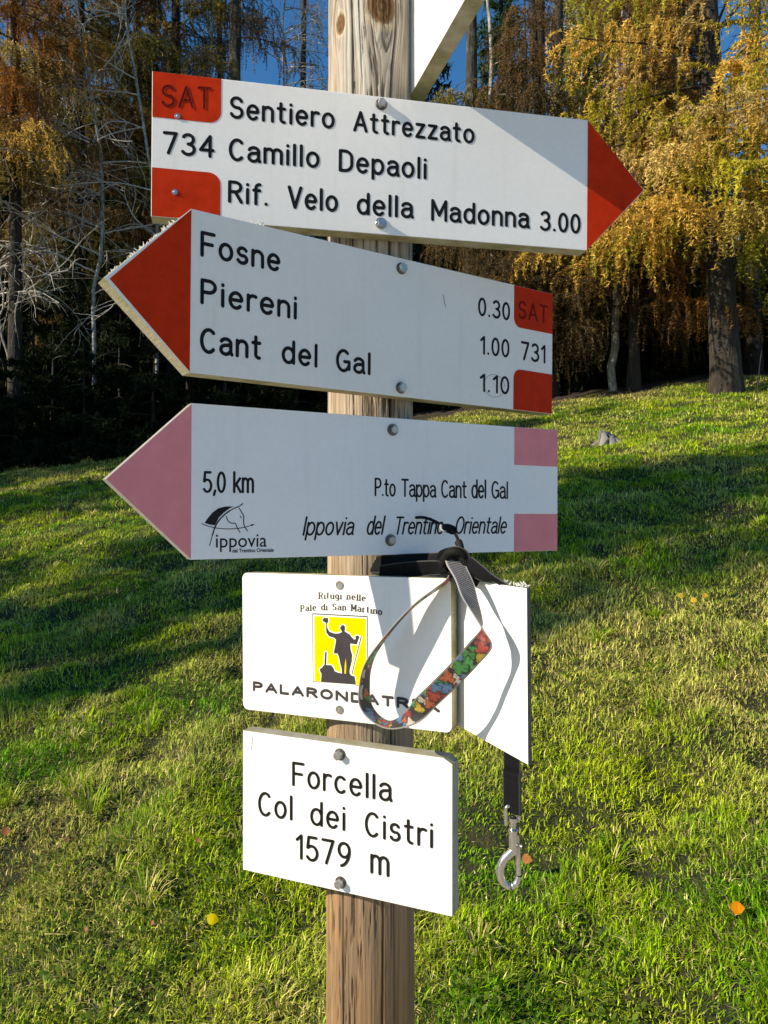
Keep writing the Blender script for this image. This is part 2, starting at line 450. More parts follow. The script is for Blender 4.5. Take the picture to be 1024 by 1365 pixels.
r1 = np.clip((hue[:, None] - .5) * 2.2 + .42 + .5 * (rs.rand(n, 1) - .5), 0, 1)
c = green * (1 - r1) + lime * r1
c = c * (1 - q) + (lime * .6 + straw * .4) * q
isdry = rs.rand(n) < (.11 + .26 * q[:, 0]) * np.where(flat, 2.0, .6)
c = np.where(isdry[:, None], straw * (.55 + .7 * rs.rand(n, 1)), c)
isbr = rs.rand(n) < .03 + .20 * q[:, 0] * (bare < .38)
c = np.where(isbr[:, None], brown * (.6 + .8 * rs.rand(n, 1)), c)
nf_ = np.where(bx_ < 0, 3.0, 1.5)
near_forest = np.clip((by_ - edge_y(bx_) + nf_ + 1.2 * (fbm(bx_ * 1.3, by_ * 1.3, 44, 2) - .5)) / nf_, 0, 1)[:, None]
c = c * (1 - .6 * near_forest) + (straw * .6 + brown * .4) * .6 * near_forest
c = c * (.45 + 1.1 * rs.rand(n, 1))
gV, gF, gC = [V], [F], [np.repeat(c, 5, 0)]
# tussocks of longer, arching blades
nt_, nb_ = 200, 46
tx, ty = sample_area(1.5, 1.3, 12, nt_)
ok = (ty < edge_y(tx) - .3) & ((tx - POST_X) ** 2 + (ty - POST_Y) ** 2 > .02); tx, ty = tx[ok], ty[ok]; nt_ = len(tx)
vig = np.repeat(.4 + .6 * rs.rand(nt_), nb_)[:, None]; tx, ty = np.repeat(tx, nb_), np.repeat(ty, nb_)
m_ = len(tx); an = rs.rand(m_) * 6.283; rr_ = .035 * np.sqrt(rs.rand(m_)); D = np.stack([np.cos(an), np.sin(an), 0 * an], -1); S = np.stack([-np.sin(an), np.cos(an), 0 * an], -1)
tx, ty = tx + D[:, 0] * rr_, ty + D[:, 1] * rr_
P0 = np.stack([tx, ty, hgt(tx, ty) - .004], -1); L_ = (.06 + .075 * rs.rand(m_, 1)) * vig; ws = (.0012 + .0012 * rs.rand(m_, 1)) * np.maximum(1, ty[:, None] / 2.6) ** .6
o_ = .35 + 1.0 * rs.rand(m_, 1)
p1 = P0 + L_ * .5 * unit_(Z + D * o_ * .6); p2 = p1 + L_ * .35 * unit_(Z * .6 + D * o_); p3 = p2 + L_ * .3 * unit_(-Z * .35 * o_ + D)
V = np.concatenate([P0 - S * ws * .7, P0 + S * ws * .7, p1 - S * ws, p1 + S * ws, p2 - S * ws * .8, p2 + S * ws * .8, p3], 1).reshape(-1, 3)
i7 = np.arange(m_)[:, None] * 7
gF.append(np.concatenate([i7 + a_ for a_ in ([0, 1, 3], [0, 3, 2], [2, 3, 5], [2, 5, 4], [4, 5, 6])], 0) + sum(len(q_) for q_ in gV)); gV.append(V)
cs = rs.rand(m_, 1) < np.repeat(.12 + .55 * (rs.rand(nt_) < .3), nb_)[:, None]
gC.append(np.repeat(np.where(cs, straw * (.6 + .6 * rs.rand(m_, 1)), (green + (lime - green) * rs.rand(m_, 1)) * (.55 + .6 * rs.rand(m_, 1))), 7, 0))
# small broad leaves (clover, yarrow) between the blades
m_ = 42000
lx, ly = sample_area(1.8, 1.2, 8, m_)
k_ = vnoise(lx * 2.2, ly * 2.2, 51) > .52
lx, ly = lx[k_], ly[k_]; m_ = len(lx)
az = rs.rand(m_) * 6.28; tl = rs.rand(m_) * .9
r_ = (.0045 + .007 * rs.rand(m_))[:, None] * np.maximum(1, ly / 3)[:, None] ** .6
d1 = np.stack([np.cos(az) * np.cos(tl), np.sin(az) * np.cos(tl), np.sin(tl)], -1)
d2 = np.stack([-np.sin(az), np.cos(az), 0 * az], -1)
b0 = np.stack([lx, ly, hgt(lx, ly) + .008 + .028 * rs.rand(m_)], -1)
V = np.concatenate([b0 - d1 * r_, b0 + d2 * r_ * .7 + d1 * r_ * .3, b0 + d1 * r_ * 1.1 + Z * r_ * .2, b0 - d2 * r_ * .7 + d1 * r_ * .3], 1).reshape(-1, 3)
i4 = np.arange(m_)[:, None] * 4
gF.append(np.concatenate([i4 + [0, 1, 2], i4 + [0, 2, 3]], 0) + sum(len(q_) for q_ in gV))
gV.append(V)
gC.append(np.repeat(np.array([.06, .125, .016]) * (.6 + .9 * rs.rand(m_, 1)) + np.array([.05, .03, 0]) * rs.rand(m_, 1), 4, 0))
grass = link('grass', fast_mesh('grass', np.concatenate(gV), np.concatenate(gF), np.concatenate(gC)), M['grass'])
tag(grass, 'matted green and straw yellow autumn grass covering the slope', 'grass', kind='stuff')

# ------------------------------------------------------------------ tree builders
class Acc:
    def __init__(s): s.V, s.F, s.C, s.n = [], [], [], 0
    def add(s, V, F, C):
        V = np.asarray(V, np.float32).reshape(-1, 3)
        s.V.append(V); s.F.append(np.asarray(F, np.int64) + s.n); s.n += len(V)
        C = np.asarray(C, np.float32)
        s.C.append(np.broadcast_to(C, (len(V), 3)))
    def mesh(s, name, smooth=False):
        return fast_mesh(name, np.concatenate(s.V), np.concatenate(s.F), np.concatenate(s.C), smooth)

def tube(acc, pts, rad, sides=6, col=(0, 0, 0), wob=0, rng=None):
    pts = np.asarray(pts, float); n = len(pts); rad = np.broadcast_to(rad, (n,))
    tg = np.gradient(pts, axis=0); tg /= np.linalg.norm(tg, axis=1, keepdims=True) + 1e-9
    ref = np.array([0, 0, 1.0]) if abs(tg[0, 2]) < .8 else np.array([1.0, 0, 0])
    u = np.cross(tg, ref); u /= np.linalg.norm(u, axis=1, keepdims=True) + 1e-9
    w = np.cross(tg, u)
    th = np.arange(sides) / sides * 2 * np.pi
    rr = rad[:, None] * np.ones((1, sides))
    if wob: rr = rr * (1 + wob * (rng.rand(n, sides) - .5))
    V = pts[:, None] + rr[..., None] * (np.cos(th)[None, :, None] * u[:, None] + np.sin(th)[None, :, None] * w[:, None])
    i = np.arange(n * sides).reshape(n, sides); j = np.roll(i, -1, 1)
    Q = np.stack([i[:-1], j[:-1], j[1:], i[1:]], -1).reshape(-1, 4)
    acc.add(V, np.concatenate([Q[:, [0, 1, 2]], Q[:, [0, 2, 3]]]), col)

def unit(v): return v / (np.linalg.norm(v, axis=-1, keepdims=True) + 1e-9)

def tufts(acc, P, size, width, per, rng, col, jit=.25, down=.3):
    """short needle bundles: `per` thin triangles at every point of P"""
    n = len(P)
    P = np.repeat(P, per, 0); d = unit(rng.normal(size=(n * per, 3)) + np.array([0, 0, -down]))
    s = unit(np.cross(d, rng.normal(size=(n * per, 3))))
    L = size * (.6 + .8 * rng.rand(n * per, 1))
    V = np.stack([P - s * width, P + s * width, P + d * L], 1)
    C = np.repeat(col, per, 0) * (1 - jit + 2 * jit * rng.rand(n * per, 1))
    acc.add(V, np.arange(n * per * 3).reshape(-1, 3), np.repeat(C, 3, 0))

def trunk_path(Ht, lean=(0, 0), rng=None, wav=.06, n=16):
    z = np.linspace(-.35, Ht, n); t = np.clip(z / Ht, 0, 1)
    x = lean[0] * t + wav * (np.sin(t * 5 + rng.rand() * 6) + (.45 * np.sin(t * 13 + rng.rand() * 6) if wav > .15 else 0)) * t; y = lean[1] * t + wav * np.sin(t * 4 + rng.rand() * 6) * t
    return np.stack([x, y, z], -1)

def make_trunk(name, Ht, r0, mat, lean=(0, 0), rng=None, flare=1.5, sides=14, stubs=8, top=.12, wav=.06):
    a = Acc(); z = trunk_path(Ht, lean, rng, wav, 26)
    t = np.clip(z[:, 2] / Ht, 0, 1)
    r = r0 * (1 - (1 - top) * t) * (1 + (flare - 1) * np.exp(-np.maximum(z[:, 2], 0) / .28))
    tube(a, z, r, sides, wob=.16, rng=rng)
    for i in range(stubs):                          # dead snags
        k = rng.randint(3, 20); th = rng.rand() * 6.28; L = .15 + .7 * rng.rand()
        d = np.array([math.cos(th), math.sin(th), -.25 + .5 * rng.rand()])
        tt = np.linspace(0, 1, 5)[:, None]
        p = z[k] + d * (r[k] * .8 + L * tt) + np.array([0, 0, -.18 * L]) * tt ** 2
        tube(a, p, .018 * (1 - .8 * tt[:, 0]), 5)
    return a.mesh(name, True), z

def make_larch_crown(name, path, z0, z1, blen, nb, ns, pal, rng, hang=(.25, .8), step=.034, per=4, size=.050, width=.0085, az_bias=None, gap=.0, zp=1.0):
    """limbs with hanging needle strands; colours vary by branch. returns crown mesh and limb mesh"""
    a, lb = Acc(), Acc(); Ht = path[-1, 2]
    pal = np.array(pal)
    for b in range(nb):
        zz = z0 + (z1 - z0) * ((b + rng.rand()) / nb) ** zp
        base = np.array([np.interp(zz, path[:, 2], path[:, k]) for k in range(3)])
        th = rng.rand() * 6.28
        if az_bias is not None and rng.rand() < .75: th = az_bias + rng.normal() * .75
        L = blen * (1 - .75 * (zz - z0) / max(.1, Ht - z0)) * (.55 + .6 * rng.rand())
        d = np.array([math.cos(th), math.sin(th), 0]); side = np.array([-d[1], d[0], 0])
        t = np.linspace(0, 1, 9)
        droop = -.30 * L * (.4 + .8 * rng.rand()); curl = rng.normal() * .18 * L
        up = .10 * L * rng.rand()
        P = base + d * (L * t)[:, None] + np.array([0, 0, 1.]) * (up * np.sin(t * 3.1) + droop * t ** 1.4 + .12 * L * t ** 4)[:, None] + side * (curl * t ** 2)[:, None]
        tube(lb, P, .004 + .019 * L / 2 * (1 - t) ** .8, 5, (.06, .05, .04))
        bc = pal[rng.randint(len(pal))] * (.75 + .5 * rng.rand())
        pts, cols = [], []
        nsb = max(4, int(ns * L / blen))
        for s in range(nsb):
            u = .14 + .86 * rng.rand() ** .8
            if rng.rand() < gap: continue
            q = np.array([np.interp(u, t, P[:, k]) for k in range(3)])
            lat = (rng.rand() * 2 - 1) * .34 * L * (1.15 - u)
            q2 = q + side * lat + d * abs(lat) * .5 + np.array([0, 0, -.06 * abs(lat)])
            m = 5; tt = np.linspace(0, 1, m)[:, None]
            if abs(lat) > .1:
                tw = q + (q2 - q) * tt; tube(lb, tw, .0045 * (1 - .6 * tt[:, 0]), 3, (.05, .04, .03))
                k = int(np.linalg.norm(q2 - q) / step); w = np.linspace(0, 1, max(2, k))[:, None]; pts.append(q + (q2 - q) * w); cols.append(np.repeat(bc[None], len(w), 0))
            hl = (hang[0] + (hang[1] - hang[0]) * rng.rand()) * (.5 + .6 * (1 - u) + .2)
            k = max(3, int(hl / step)); w = np.linspace(0, 1, k)[:, None]
            out = unit(d * .6 + side * np.sign(lat) * .7 + rng.normal(size=3) * .55) * np.array([1, 1, .2])
            st = q2 + out * (hl * (.3 + .5 * rng.rand()) * np.sin(w * (1.2 + 1.2 * rng.rand()))) + np.array([0, 0, -1.]) * hl * w ** (1.1 + .7 * rng.rand())
            pts.append(st); cols.append(np.repeat((bc * (.8 + .4 * rng.rand()))[None], k, 0))
            tube(lb, st[::max(1, k // 4)], .003, 3, (.05, .04, .03))
        if pts: tufts(a, np.concatenate(pts), size, width, per, rng, np.concatenate(cols))
    return a.mesh(name), lb.mesh(name + '_limbs', True)

def make_spruce_crown(name, Ht, z0, rad, rng, pal, dens=1.5, size=.26, width=.034):
    a, lb = Acc(), Acc(); pal = np.array(pal)
    nw = int(Ht * 2.6)
    for w in range(nw):
        zz = z0 + (Ht - z0) * ((w + rng.rand() * .7) / nw) ** .93
        f = 1 - (zz - z0) / (Ht - z0)
        nbr = max(3, int((4 + 4 * f)))
        for b in range(nbr):
            th = rng.rand() * 6.28; L = rad * (f ** .75) * (.7 + .5 * rng.rand()) + .12
            d = np.array([math.cos(th), math.sin(th), 0]); side = np.array([-d[1], d[0], 0])
            k = max(4, int(L * 17 * dens)); u = rng.rand(k) ** .7
            lat = (rng.rand(k) * 2 - 1) * .32 * L * (1.1 - u)
            hang_ = rng.rand(k) ** 1.6 * (.05 + .22 * L)
            z = -.34 * L * u ** 1.25 + .16 * L * u ** 3.5 - hang_
            P = np.array([0, 0, zz]) + d * (u * L)[:, None] + side * lat[:, None] + np.array([0, 0, 1.]) * z[:, None]
            c = pal[rng.randint(len(pal))] * (.8 + .4 * rng.rand())
            tufts(a, P, size, width, 3, rng, np.repeat(c[None], k, 0), .3, .9)
            t = np.linspace(0, 1, 5)
            tube(lb, np.array([0, 0, zz]) + d * (t * L * .9)[:, None] + np.array([0, 0, 1.]) * (-.34 * L * t ** 1.25)[:, None], .018 * (1.05 - t) * max(.4, L / rad), 4, (.05, .04, .03))
    return a.mesh(name), lb.mesh(name + '_limbs')

def twig_tangle(name, base_pts, rng, n_lv=3, L0=1.4, r0=.012, dirs=None, droop=.5, kids=5):
    """bare branches forking into fine drooping twigs"""
    a = Acc()
    def grow(p, d, L, r, lv):
        m = 9; pts = [p]; q = p.copy(); dd = d.copy()
        bend = rng.normal(size=3) * .10
        for i in range(m - 1):
            dd = unit(dd + bend + np.array([0, 0, -droop * .10 * (1 + i * .12)]) + rng.normal(size=3) * .07)
            q = q + dd * L / m; pts.append(q.copy())
        pts = np.array(pts); tube(a, pts, r * np.linspace(1, .35, m), 4 if lv < 2 else 3)
        if lv + 1 < n_lv:
            for j in range(kids):
                k = 1 + int(rng.rand() * (m - 2)); tdir = unit(pts[k + 1 if k + 1 < m else k] - pts[k - 1])
                nd = unit(tdir * .75 + rng.normal(size=3) * .55)
                grow(pts[k], nd, L * (.38 + .3 * rng.rand()), r * .5, lv + 1)
    for p, d in zip(base_pts, dirs): grow(np.array(p, float), unit(np.array(d, float)), L0 * (.6 + .7 * rng.rand()), r0, 0)
    return a.mesh(name, True)

def R(s): return np.random.RandomState(s)
def at(px, D): return (px - 512) / 1031. * D
def plant(name, x, y, label, cat, group=None, rz=0):
    return tag(empty(name, (x, y, H1(x, y) - .03), (0, 0, rz)), label, cat, group)
def clone(root, x, y, rz, sc, label, group):
    r = root.copy(); COL.objects.link(r); r.location = (x, y, H1(x, y) - .05); r.rotation_euler = (0, 0, rz); r.scale = (sc, sc, sc)
    r['label'] = label; r['group'] = group
    for ch in root.children:
        c_ = ch.copy(); COL.objects.link(c_); c_.parent = r
        for g in ch.children:
            d_ = g.copy(); COL.objects.link(d_); d_.parent = c_
    return r

YEL = [(.64, .52, .07), (.52, .46, .06), (.70, .53, .13), (.44, .43, .06), (.58, .50, .05)]
GOLD = [(.70, .46, .10), (.72, .53, .18)]
OLIVE = [(.25, .21, .05), (.31, .25, .06), (.17, .17, .04), (.36, .26, .08)]
RUST = [(.34, .16, .04), (.44, .20, .045), (.26, .15, .04), (.56, .24, .045)]
LIME = [(.30, .29, .04), (.36, .31, .05), (.24, .25, .035)]
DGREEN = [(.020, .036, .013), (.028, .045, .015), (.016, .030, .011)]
BROWN = [(.17, .105, .04), (.26, .16, .06), (.11, .08, .035)]

def larch(x, y, Ht, r0, seed, pal, label, z0, z1, blen, nb, ns, lean=(0, 0), bark_m='bark_larch', name='larch_tree', stubs=10, group=None, **kw):
    rng = R(seed); root = plant(name, x, y, label, 'tree', group)
    tm, path = make_trunk('trunk', Ht, r0, M[bark_m], lean, rng, stubs=stubs)
    link('trunk', tm, M[bark_m], root)
    cm, lm = make_larch_crown('crown', path, z0, z1, blen, nb, ns, pal, rng, **kw)
    cr = link('crown', cm, M['needle'], root); link('limbs', lm, M['twig_dark'], cr)
    return root

# --- the forest edge, right of the signpost
larch(at(968, 13.2), 13.2, 19, .24, 1, YEL + GOLD * 3, 'big larch with stout dark trunk and golden hanging twigs at the right edge', 2.7, 7.4, 3.3, 42, 32,
      (-.9, 0), 'bark_larch', az_bias=-2.2, hang=(.3, .9), zp=1.7, size=.062, width=.0125, step=.038, per=5)
larch(at(1075, 13.8), 13.8, 17, .2, 2, YEL + LIME, 'larch with yellow drooping twigs entering from the right side', 1.8, 4.6, 2.2, 18, 32, az_bias=3.6, size=.062, width=.012)
larch(at(800, 17.0), 17.0, 20, .2, 3, LIME + YEL, 'yellow green larch standing behind the right tip of the uppermost sign', 4.2, 9.0, 2.2, 30, 32, (.8, 0), az_bias=-1.7, size=.065, width=.012)
larch(at(845, 15.0), 15.0, 13, .11, 4, BROWN + RUST, 'slim brownish larch with dim trailing twigs right of the middle sign', 1.4, 9, 2.1, 90, 44)
larch(at(716, 17.5), 17.5, 21, .19, 5, OLIVE + BROWN, 'dark straight larch trunk above the right half of the uppermost sign', 2.4, 5.6, 1.9, 34, 34, (.15, 0))
larch(at(740, 18.6), 18.6, 21, .21, 6, OLIVE + RUST, 'grey barked larch trunk just right of the dark straight one', 2.8, 5.8, 1.9, 30, 32, (.1, 0), 'bark_lichen')
larch(at(625, 16.5), 16.5, 18, .19, 7, OLIVE + BROWN, 'larch with olive brown twigs behind the triangle of white board', 2.2, 6.6, 1.7, 40, 34, (.1, 0), 'bark_lichen')
larch(at(700, 15.2), 15.2, 9, .08, 8, BROWN, 'thin brown larch sapling behind the gap under the uppermost sign', 1.2, 8, 1.9, 84, 40)
# --- left of the signpost
larch(at(20, 14.2), 14.2, 15, .14, 9, RUST + GOLD, 'orange rust larch in the upper left corner', 5.0, 12, 2.0, 70, 50, az_bias=-1.5)
larch(at(105, 16.5), 16.5, 17, .16, 10, OLIVE + BROWN, 'olive brown larch behind the bare pale stems on the left', 3.0, 14, 2.4, 100, 56)
larch(at(235, 17.5), 17.5, 18, .17, 12, OLIVE + BROWN + RUST, 'olive larch with thin crown left of the uppermost sign', 3.2, 15, 2.3, 100, 52)
larch(at(165, 19.0), 19.0, 18, .17, 15, OLIVE + BROWN, 'dark olive larch farther back left of the uppermost sign', 3.5, 14, 2.2, 90, 44, size=.06, width=.012)
larch(at(310, 16.6), 16.6, 19, .2, 13, OLIVE + BROWN, 'larch trunk with peeling pale bark above the uppermost sign on the left', 5.0, 15, 1.6, 60, 34, (.1, 0), 'bark_lichen')
larch(at(405, 21), 21, 17, .15, 14, OLIVE, 'thin distant larch seen against the blue sky left of the post', 6.0, 16, 1.3, 34, 12, gap=.3)

# --- bare pale birches with dead drooping branches
def birch(px, D, Ht, r0, seed, label, nbr, side, z_lo, z_hi, L0, lean=(0, 0)):
    rng = R(seed); x = at(px, D); root = plant('birch_tree', x, D, label, 'tree')
    tm, path = make_trunk('trunk', Ht, r0, None, lean, rng, 1.2, 9, 4, .15, .34)
    kk = np.cumsum(rng.normal(size=(len(path), 2)) * .035, 0); kk -= np.linspace(0, 1, len(path))[:, None] * kk[-1]     # a crooked stem
    kk[:3] = 0; path[:, :2] += kk; a_ = Acc(); tube(a_, path, r0 * (1 - .85 * np.clip(path[:, 2] / Ht, 0, 1)), 9, wob=.2, rng=rng); tm = a_.mesh('trunk', True)
    link('trunk', tm, M['bark_pale'], root)
    bp, dr = [], []
    for i in range(nbr):
        zz = z_lo + (z_hi - z_lo) * rng.rand()
        bp.append([np.interp(zz, path[:, 2], path[:, k]) for k in range(3)])
        s = side if rng.rand() < .75 else -side
        dr.append([s * (.8 + .4 * rng.rand()), -.75 * rng.rand() + .15, .15 + .35 * rng.rand()])
    link('branches', twig_tangle('branches', bp, rng, 3, L0, .017, dr, .55, 4), M['twig_pale'], root)
    return root
birch(132, 14.5, 12, .046, 21, 'thin crooked pale birch with dead branches hanging to the left', 22, -1, 2.8, 9.5, 2.3, (-.45, 0))
birch(202, 14.8, 13, .042, 22, 'slim straight pale birch just left of the uppermost sign', 13, -1, 3.2, 10, 1.6, (-.25, 0))
birch(36, 14.3, 7.0, .032, 23, 'low pale birch with bare arching branches at the left edge', 22, 1, 2.2, 6.2, 2.3, (-.5, 0))
birch(658, 15.6, 11, .085, 24, 'pale birch trunk behind the right end of the middle sign', 8, 1, 4, 9, 1.2, (-.25, 0))
birch(817, 15.2, 10, .085, 25, 'pale mottled birch trunk in the dark understorey on the right', 10, 1, 3, 8, 1.3, (-.2, 0))
birch(385, 20, 15, .05, 26, 'fine bare birch against the blue sky left of the post', 34, 1, 6, 14, 2.0, (.2, 0))
birch(780, 21, 15, .05, 27, 'fine bare birch against the blue sky right of the post', 24, -1, 7, 14, 1.8, (.2, 0))

# --- understorey trunks in the dark
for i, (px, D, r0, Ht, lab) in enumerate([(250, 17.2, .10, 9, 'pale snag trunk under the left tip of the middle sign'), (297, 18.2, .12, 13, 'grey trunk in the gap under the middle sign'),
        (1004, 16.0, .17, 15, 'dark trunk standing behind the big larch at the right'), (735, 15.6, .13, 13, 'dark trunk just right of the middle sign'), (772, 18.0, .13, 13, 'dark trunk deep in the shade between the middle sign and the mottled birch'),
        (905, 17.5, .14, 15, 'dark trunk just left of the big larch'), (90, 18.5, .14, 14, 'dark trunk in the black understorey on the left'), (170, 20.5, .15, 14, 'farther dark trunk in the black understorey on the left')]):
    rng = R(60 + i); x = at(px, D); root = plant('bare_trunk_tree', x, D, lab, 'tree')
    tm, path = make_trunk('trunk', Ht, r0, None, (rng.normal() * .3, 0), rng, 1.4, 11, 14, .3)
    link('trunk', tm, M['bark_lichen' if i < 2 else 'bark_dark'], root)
    bp, dr = [], []
    for k in range(16):
        zz = 1.0 + 6 * rng.rand(); bp.append([np.interp(zz, path[:, 2], path[:, j]) for j in range(3)]); th = rng.rand() * 6.28
        dr.append([math.cos(th), math.sin(th), .1])
    link('branches', twig_tangle('branches', bp, rng, 2, 1.4, .010, dr, .7, 6), M['twig_dark'], root)

# --- spruces: a few models, many copies
def spruce(seed, Ht, rad, z0, x, y, label, group, pal=DGREEN, **kw):
    rng = R(seed); root = plant('spruce_tree', x, y, label, 'tree', group)
    tm, _ = make_trunk('trunk', Ht * .97, .011 * Ht + .03, None, (0, 0), rng, 1.3, 9, 6, .06, .02)
    link('trunk', tm, M['bark_dark'], root)
    cm, lm = make_spruce_crown('crown', Ht, z0, rad, rng, pal, **kw)
    cr = link('crown', cm, M['needle'], root); link('limbs', lm, M['twig_dark'], cr)
    return root
g_back = 'dark spruces filling the forest behind the larches'
lab_back = 'dark spruce filling the forest behind the larches'
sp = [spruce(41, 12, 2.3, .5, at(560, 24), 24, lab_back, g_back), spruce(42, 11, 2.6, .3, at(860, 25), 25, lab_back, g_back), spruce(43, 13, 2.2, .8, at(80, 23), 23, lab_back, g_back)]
rng = R(5)
k = 0
for D, pxs in ((16.8, range(-220, 560, 74)), (18.2, range(600, 1400, 90)), (20, range(-260, 1400, 110)), (22.5, range(-240, 1400, 120)), (26, range(-230, 1420, 105)), (30, range(-200, 1400, 95)), (36, range(-200, 1300, 90)), (44, range(-150, 1250, 85))):
    for px in pxs:
        y = D + rng.normal() * .9; x = at(px + rng.normal() * 22, y); 
        top = (.455 + .05 * rng.rand()) * y - (H1(x, y) - EYE)       # crown height that leaves the upper sky open
        top *= .80 if abs(px - 375) < 75 or abs(px - 985) < 60 or abs(px - 655) < 50 or abs(px - 805) < 35 else 1.16
        if D < 17: top *= .62 + .12 * rng.rand()
        elif D < 21: top *= .58 + .12 * rng.rand()
        s = sp[k % 3]; k += 1
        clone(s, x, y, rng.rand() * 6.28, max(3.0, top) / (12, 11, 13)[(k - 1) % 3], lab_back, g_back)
spruce(44, 16.3, 1.7, 1.5, at(668, 25.5), 25.5, 'green spruce top showing between the larch trunks right of the post', None, [(.035, .085, .030), (.05, .11, .04)])
spruce(47, 14.2, 1.9, 1.5, at(772, 24), 24, 'dark green spruce top above the right end of the uppermost sign', None, [(.03, .065, .024), (.04, .085, .03)])
spruce(48, 12.4, 1.8, 1.0, at(905, 21.5), 21.5, 'dark green spruce behind the golden twigs of the big larch', None, [(.03, .065, .024), (.04, .085, .03)])
# young spruces added in near black to make the shade under the wood's edge
g_young = 'young spruces added as shade along the forest edge'
young = spruce(46, 3.0, 1.15, .05, at(560, 16), 16, 'near-black young spruce added as shade along the forest edge', g_young, [(.010, .018, .006), (.016, .026, .009)], dens=5.0, size=.14, width=.02)
for px, D, Ht in [(-150, 13.6, 2.4), (-85, 13.3, 2.2), (-30, 13.5, 2.5), (22, 13.2, 2.1), (70, 13.7, 2.6), (112, 13.4, 2.2), (160, 13.9, 2.6), (205, 13.6, 2.3), (250, 14.1, 2.6), (300, 14.0, 2.5), (345, 14.3, 2.6), (395, 14.5, 2.6), (445, 14.4, 2.5), (500, 14.8, 2.6),
                  (45, 14.8, 3.2), (135, 15, 3.3), (225, 15.2, 3.3), (320, 15.4, 3.4), (420, 15.6, 3.4), (660, 16.3, 3.0), (720, 16.6, 3.2), (770, 16.8, 3.4), (850, 17.0, 3.2), (900, 17.2, 3.4), (1015, 17.2, 3.4), (1080, 16.5, 3.2)]:
    k += 1; x = at(px, D)
    clone(young, x, D, k * 1.7, Ht / 3.0, 'near-black young spruce added as shade along the forest edge', g_young)
# forest edge going on to the left of the picture and single trees on the sunny side, whose shadows cross the meadow
g_left = 'spruces of the forest edge left of the meadow'
for (x, y, Ht) in [(-9.6, 11.6, 5.4), (-11.4, 13.4, 6.2), (-13.4, 11.2, 7.0), (-15.5, 14, 8), (-18.5, 12.2, 9), (-22, 16, 12), (-25, 13, 11), (-12, 18, 8), (-16, 19, 9), (-30, 16, 14), (-24, 21, 14), (-33, 12, 14), (-11, 22.5, 10), (-15, 25, 13), (-8.8, 14.8, 5.5)]:
    s = sp[k % 3]; k += 1
    clone(s, x, y, k * 1.3, Ht / (12, 11, 13)[(k - 1) % 3], 'tall dark spruce of the forest edge beyond the left side', g_left)
SHADE = [(-13.8, .3, 15.5, 1), (-14.8, 4.9, 15, 2), (-19.5, 6.4, 16, 0), (-21.5, -1.2, 15.5, 2)]
for (x, y, Ht, m) in SHADE:
    r_ = clone(sp[m], x, y, x, Ht / (12, 11, 13)[m], 'lone dark spruce on the open meadow beyond the left side', 'lone spruces on the meadow')
    if y < 0: r_.scale = (.95, .95, r_.scale.z)            # slender ones
for y_, z_, sd in ((-1.4, 11.6, 81), (-.2, 12.6, 82)):
    larch(-14.4, y_, 18.5, .22, sd, OLIVE, 'tall high crowned larch on the open meadow beyond the left side', z_, 16.2 if sd == 81 else 15.2, 1.35 if sd == 81 else 1.0, 24 if sd == 81 else 16, 26, size=.09, width=.018, group='high crowned larches on the meadow')

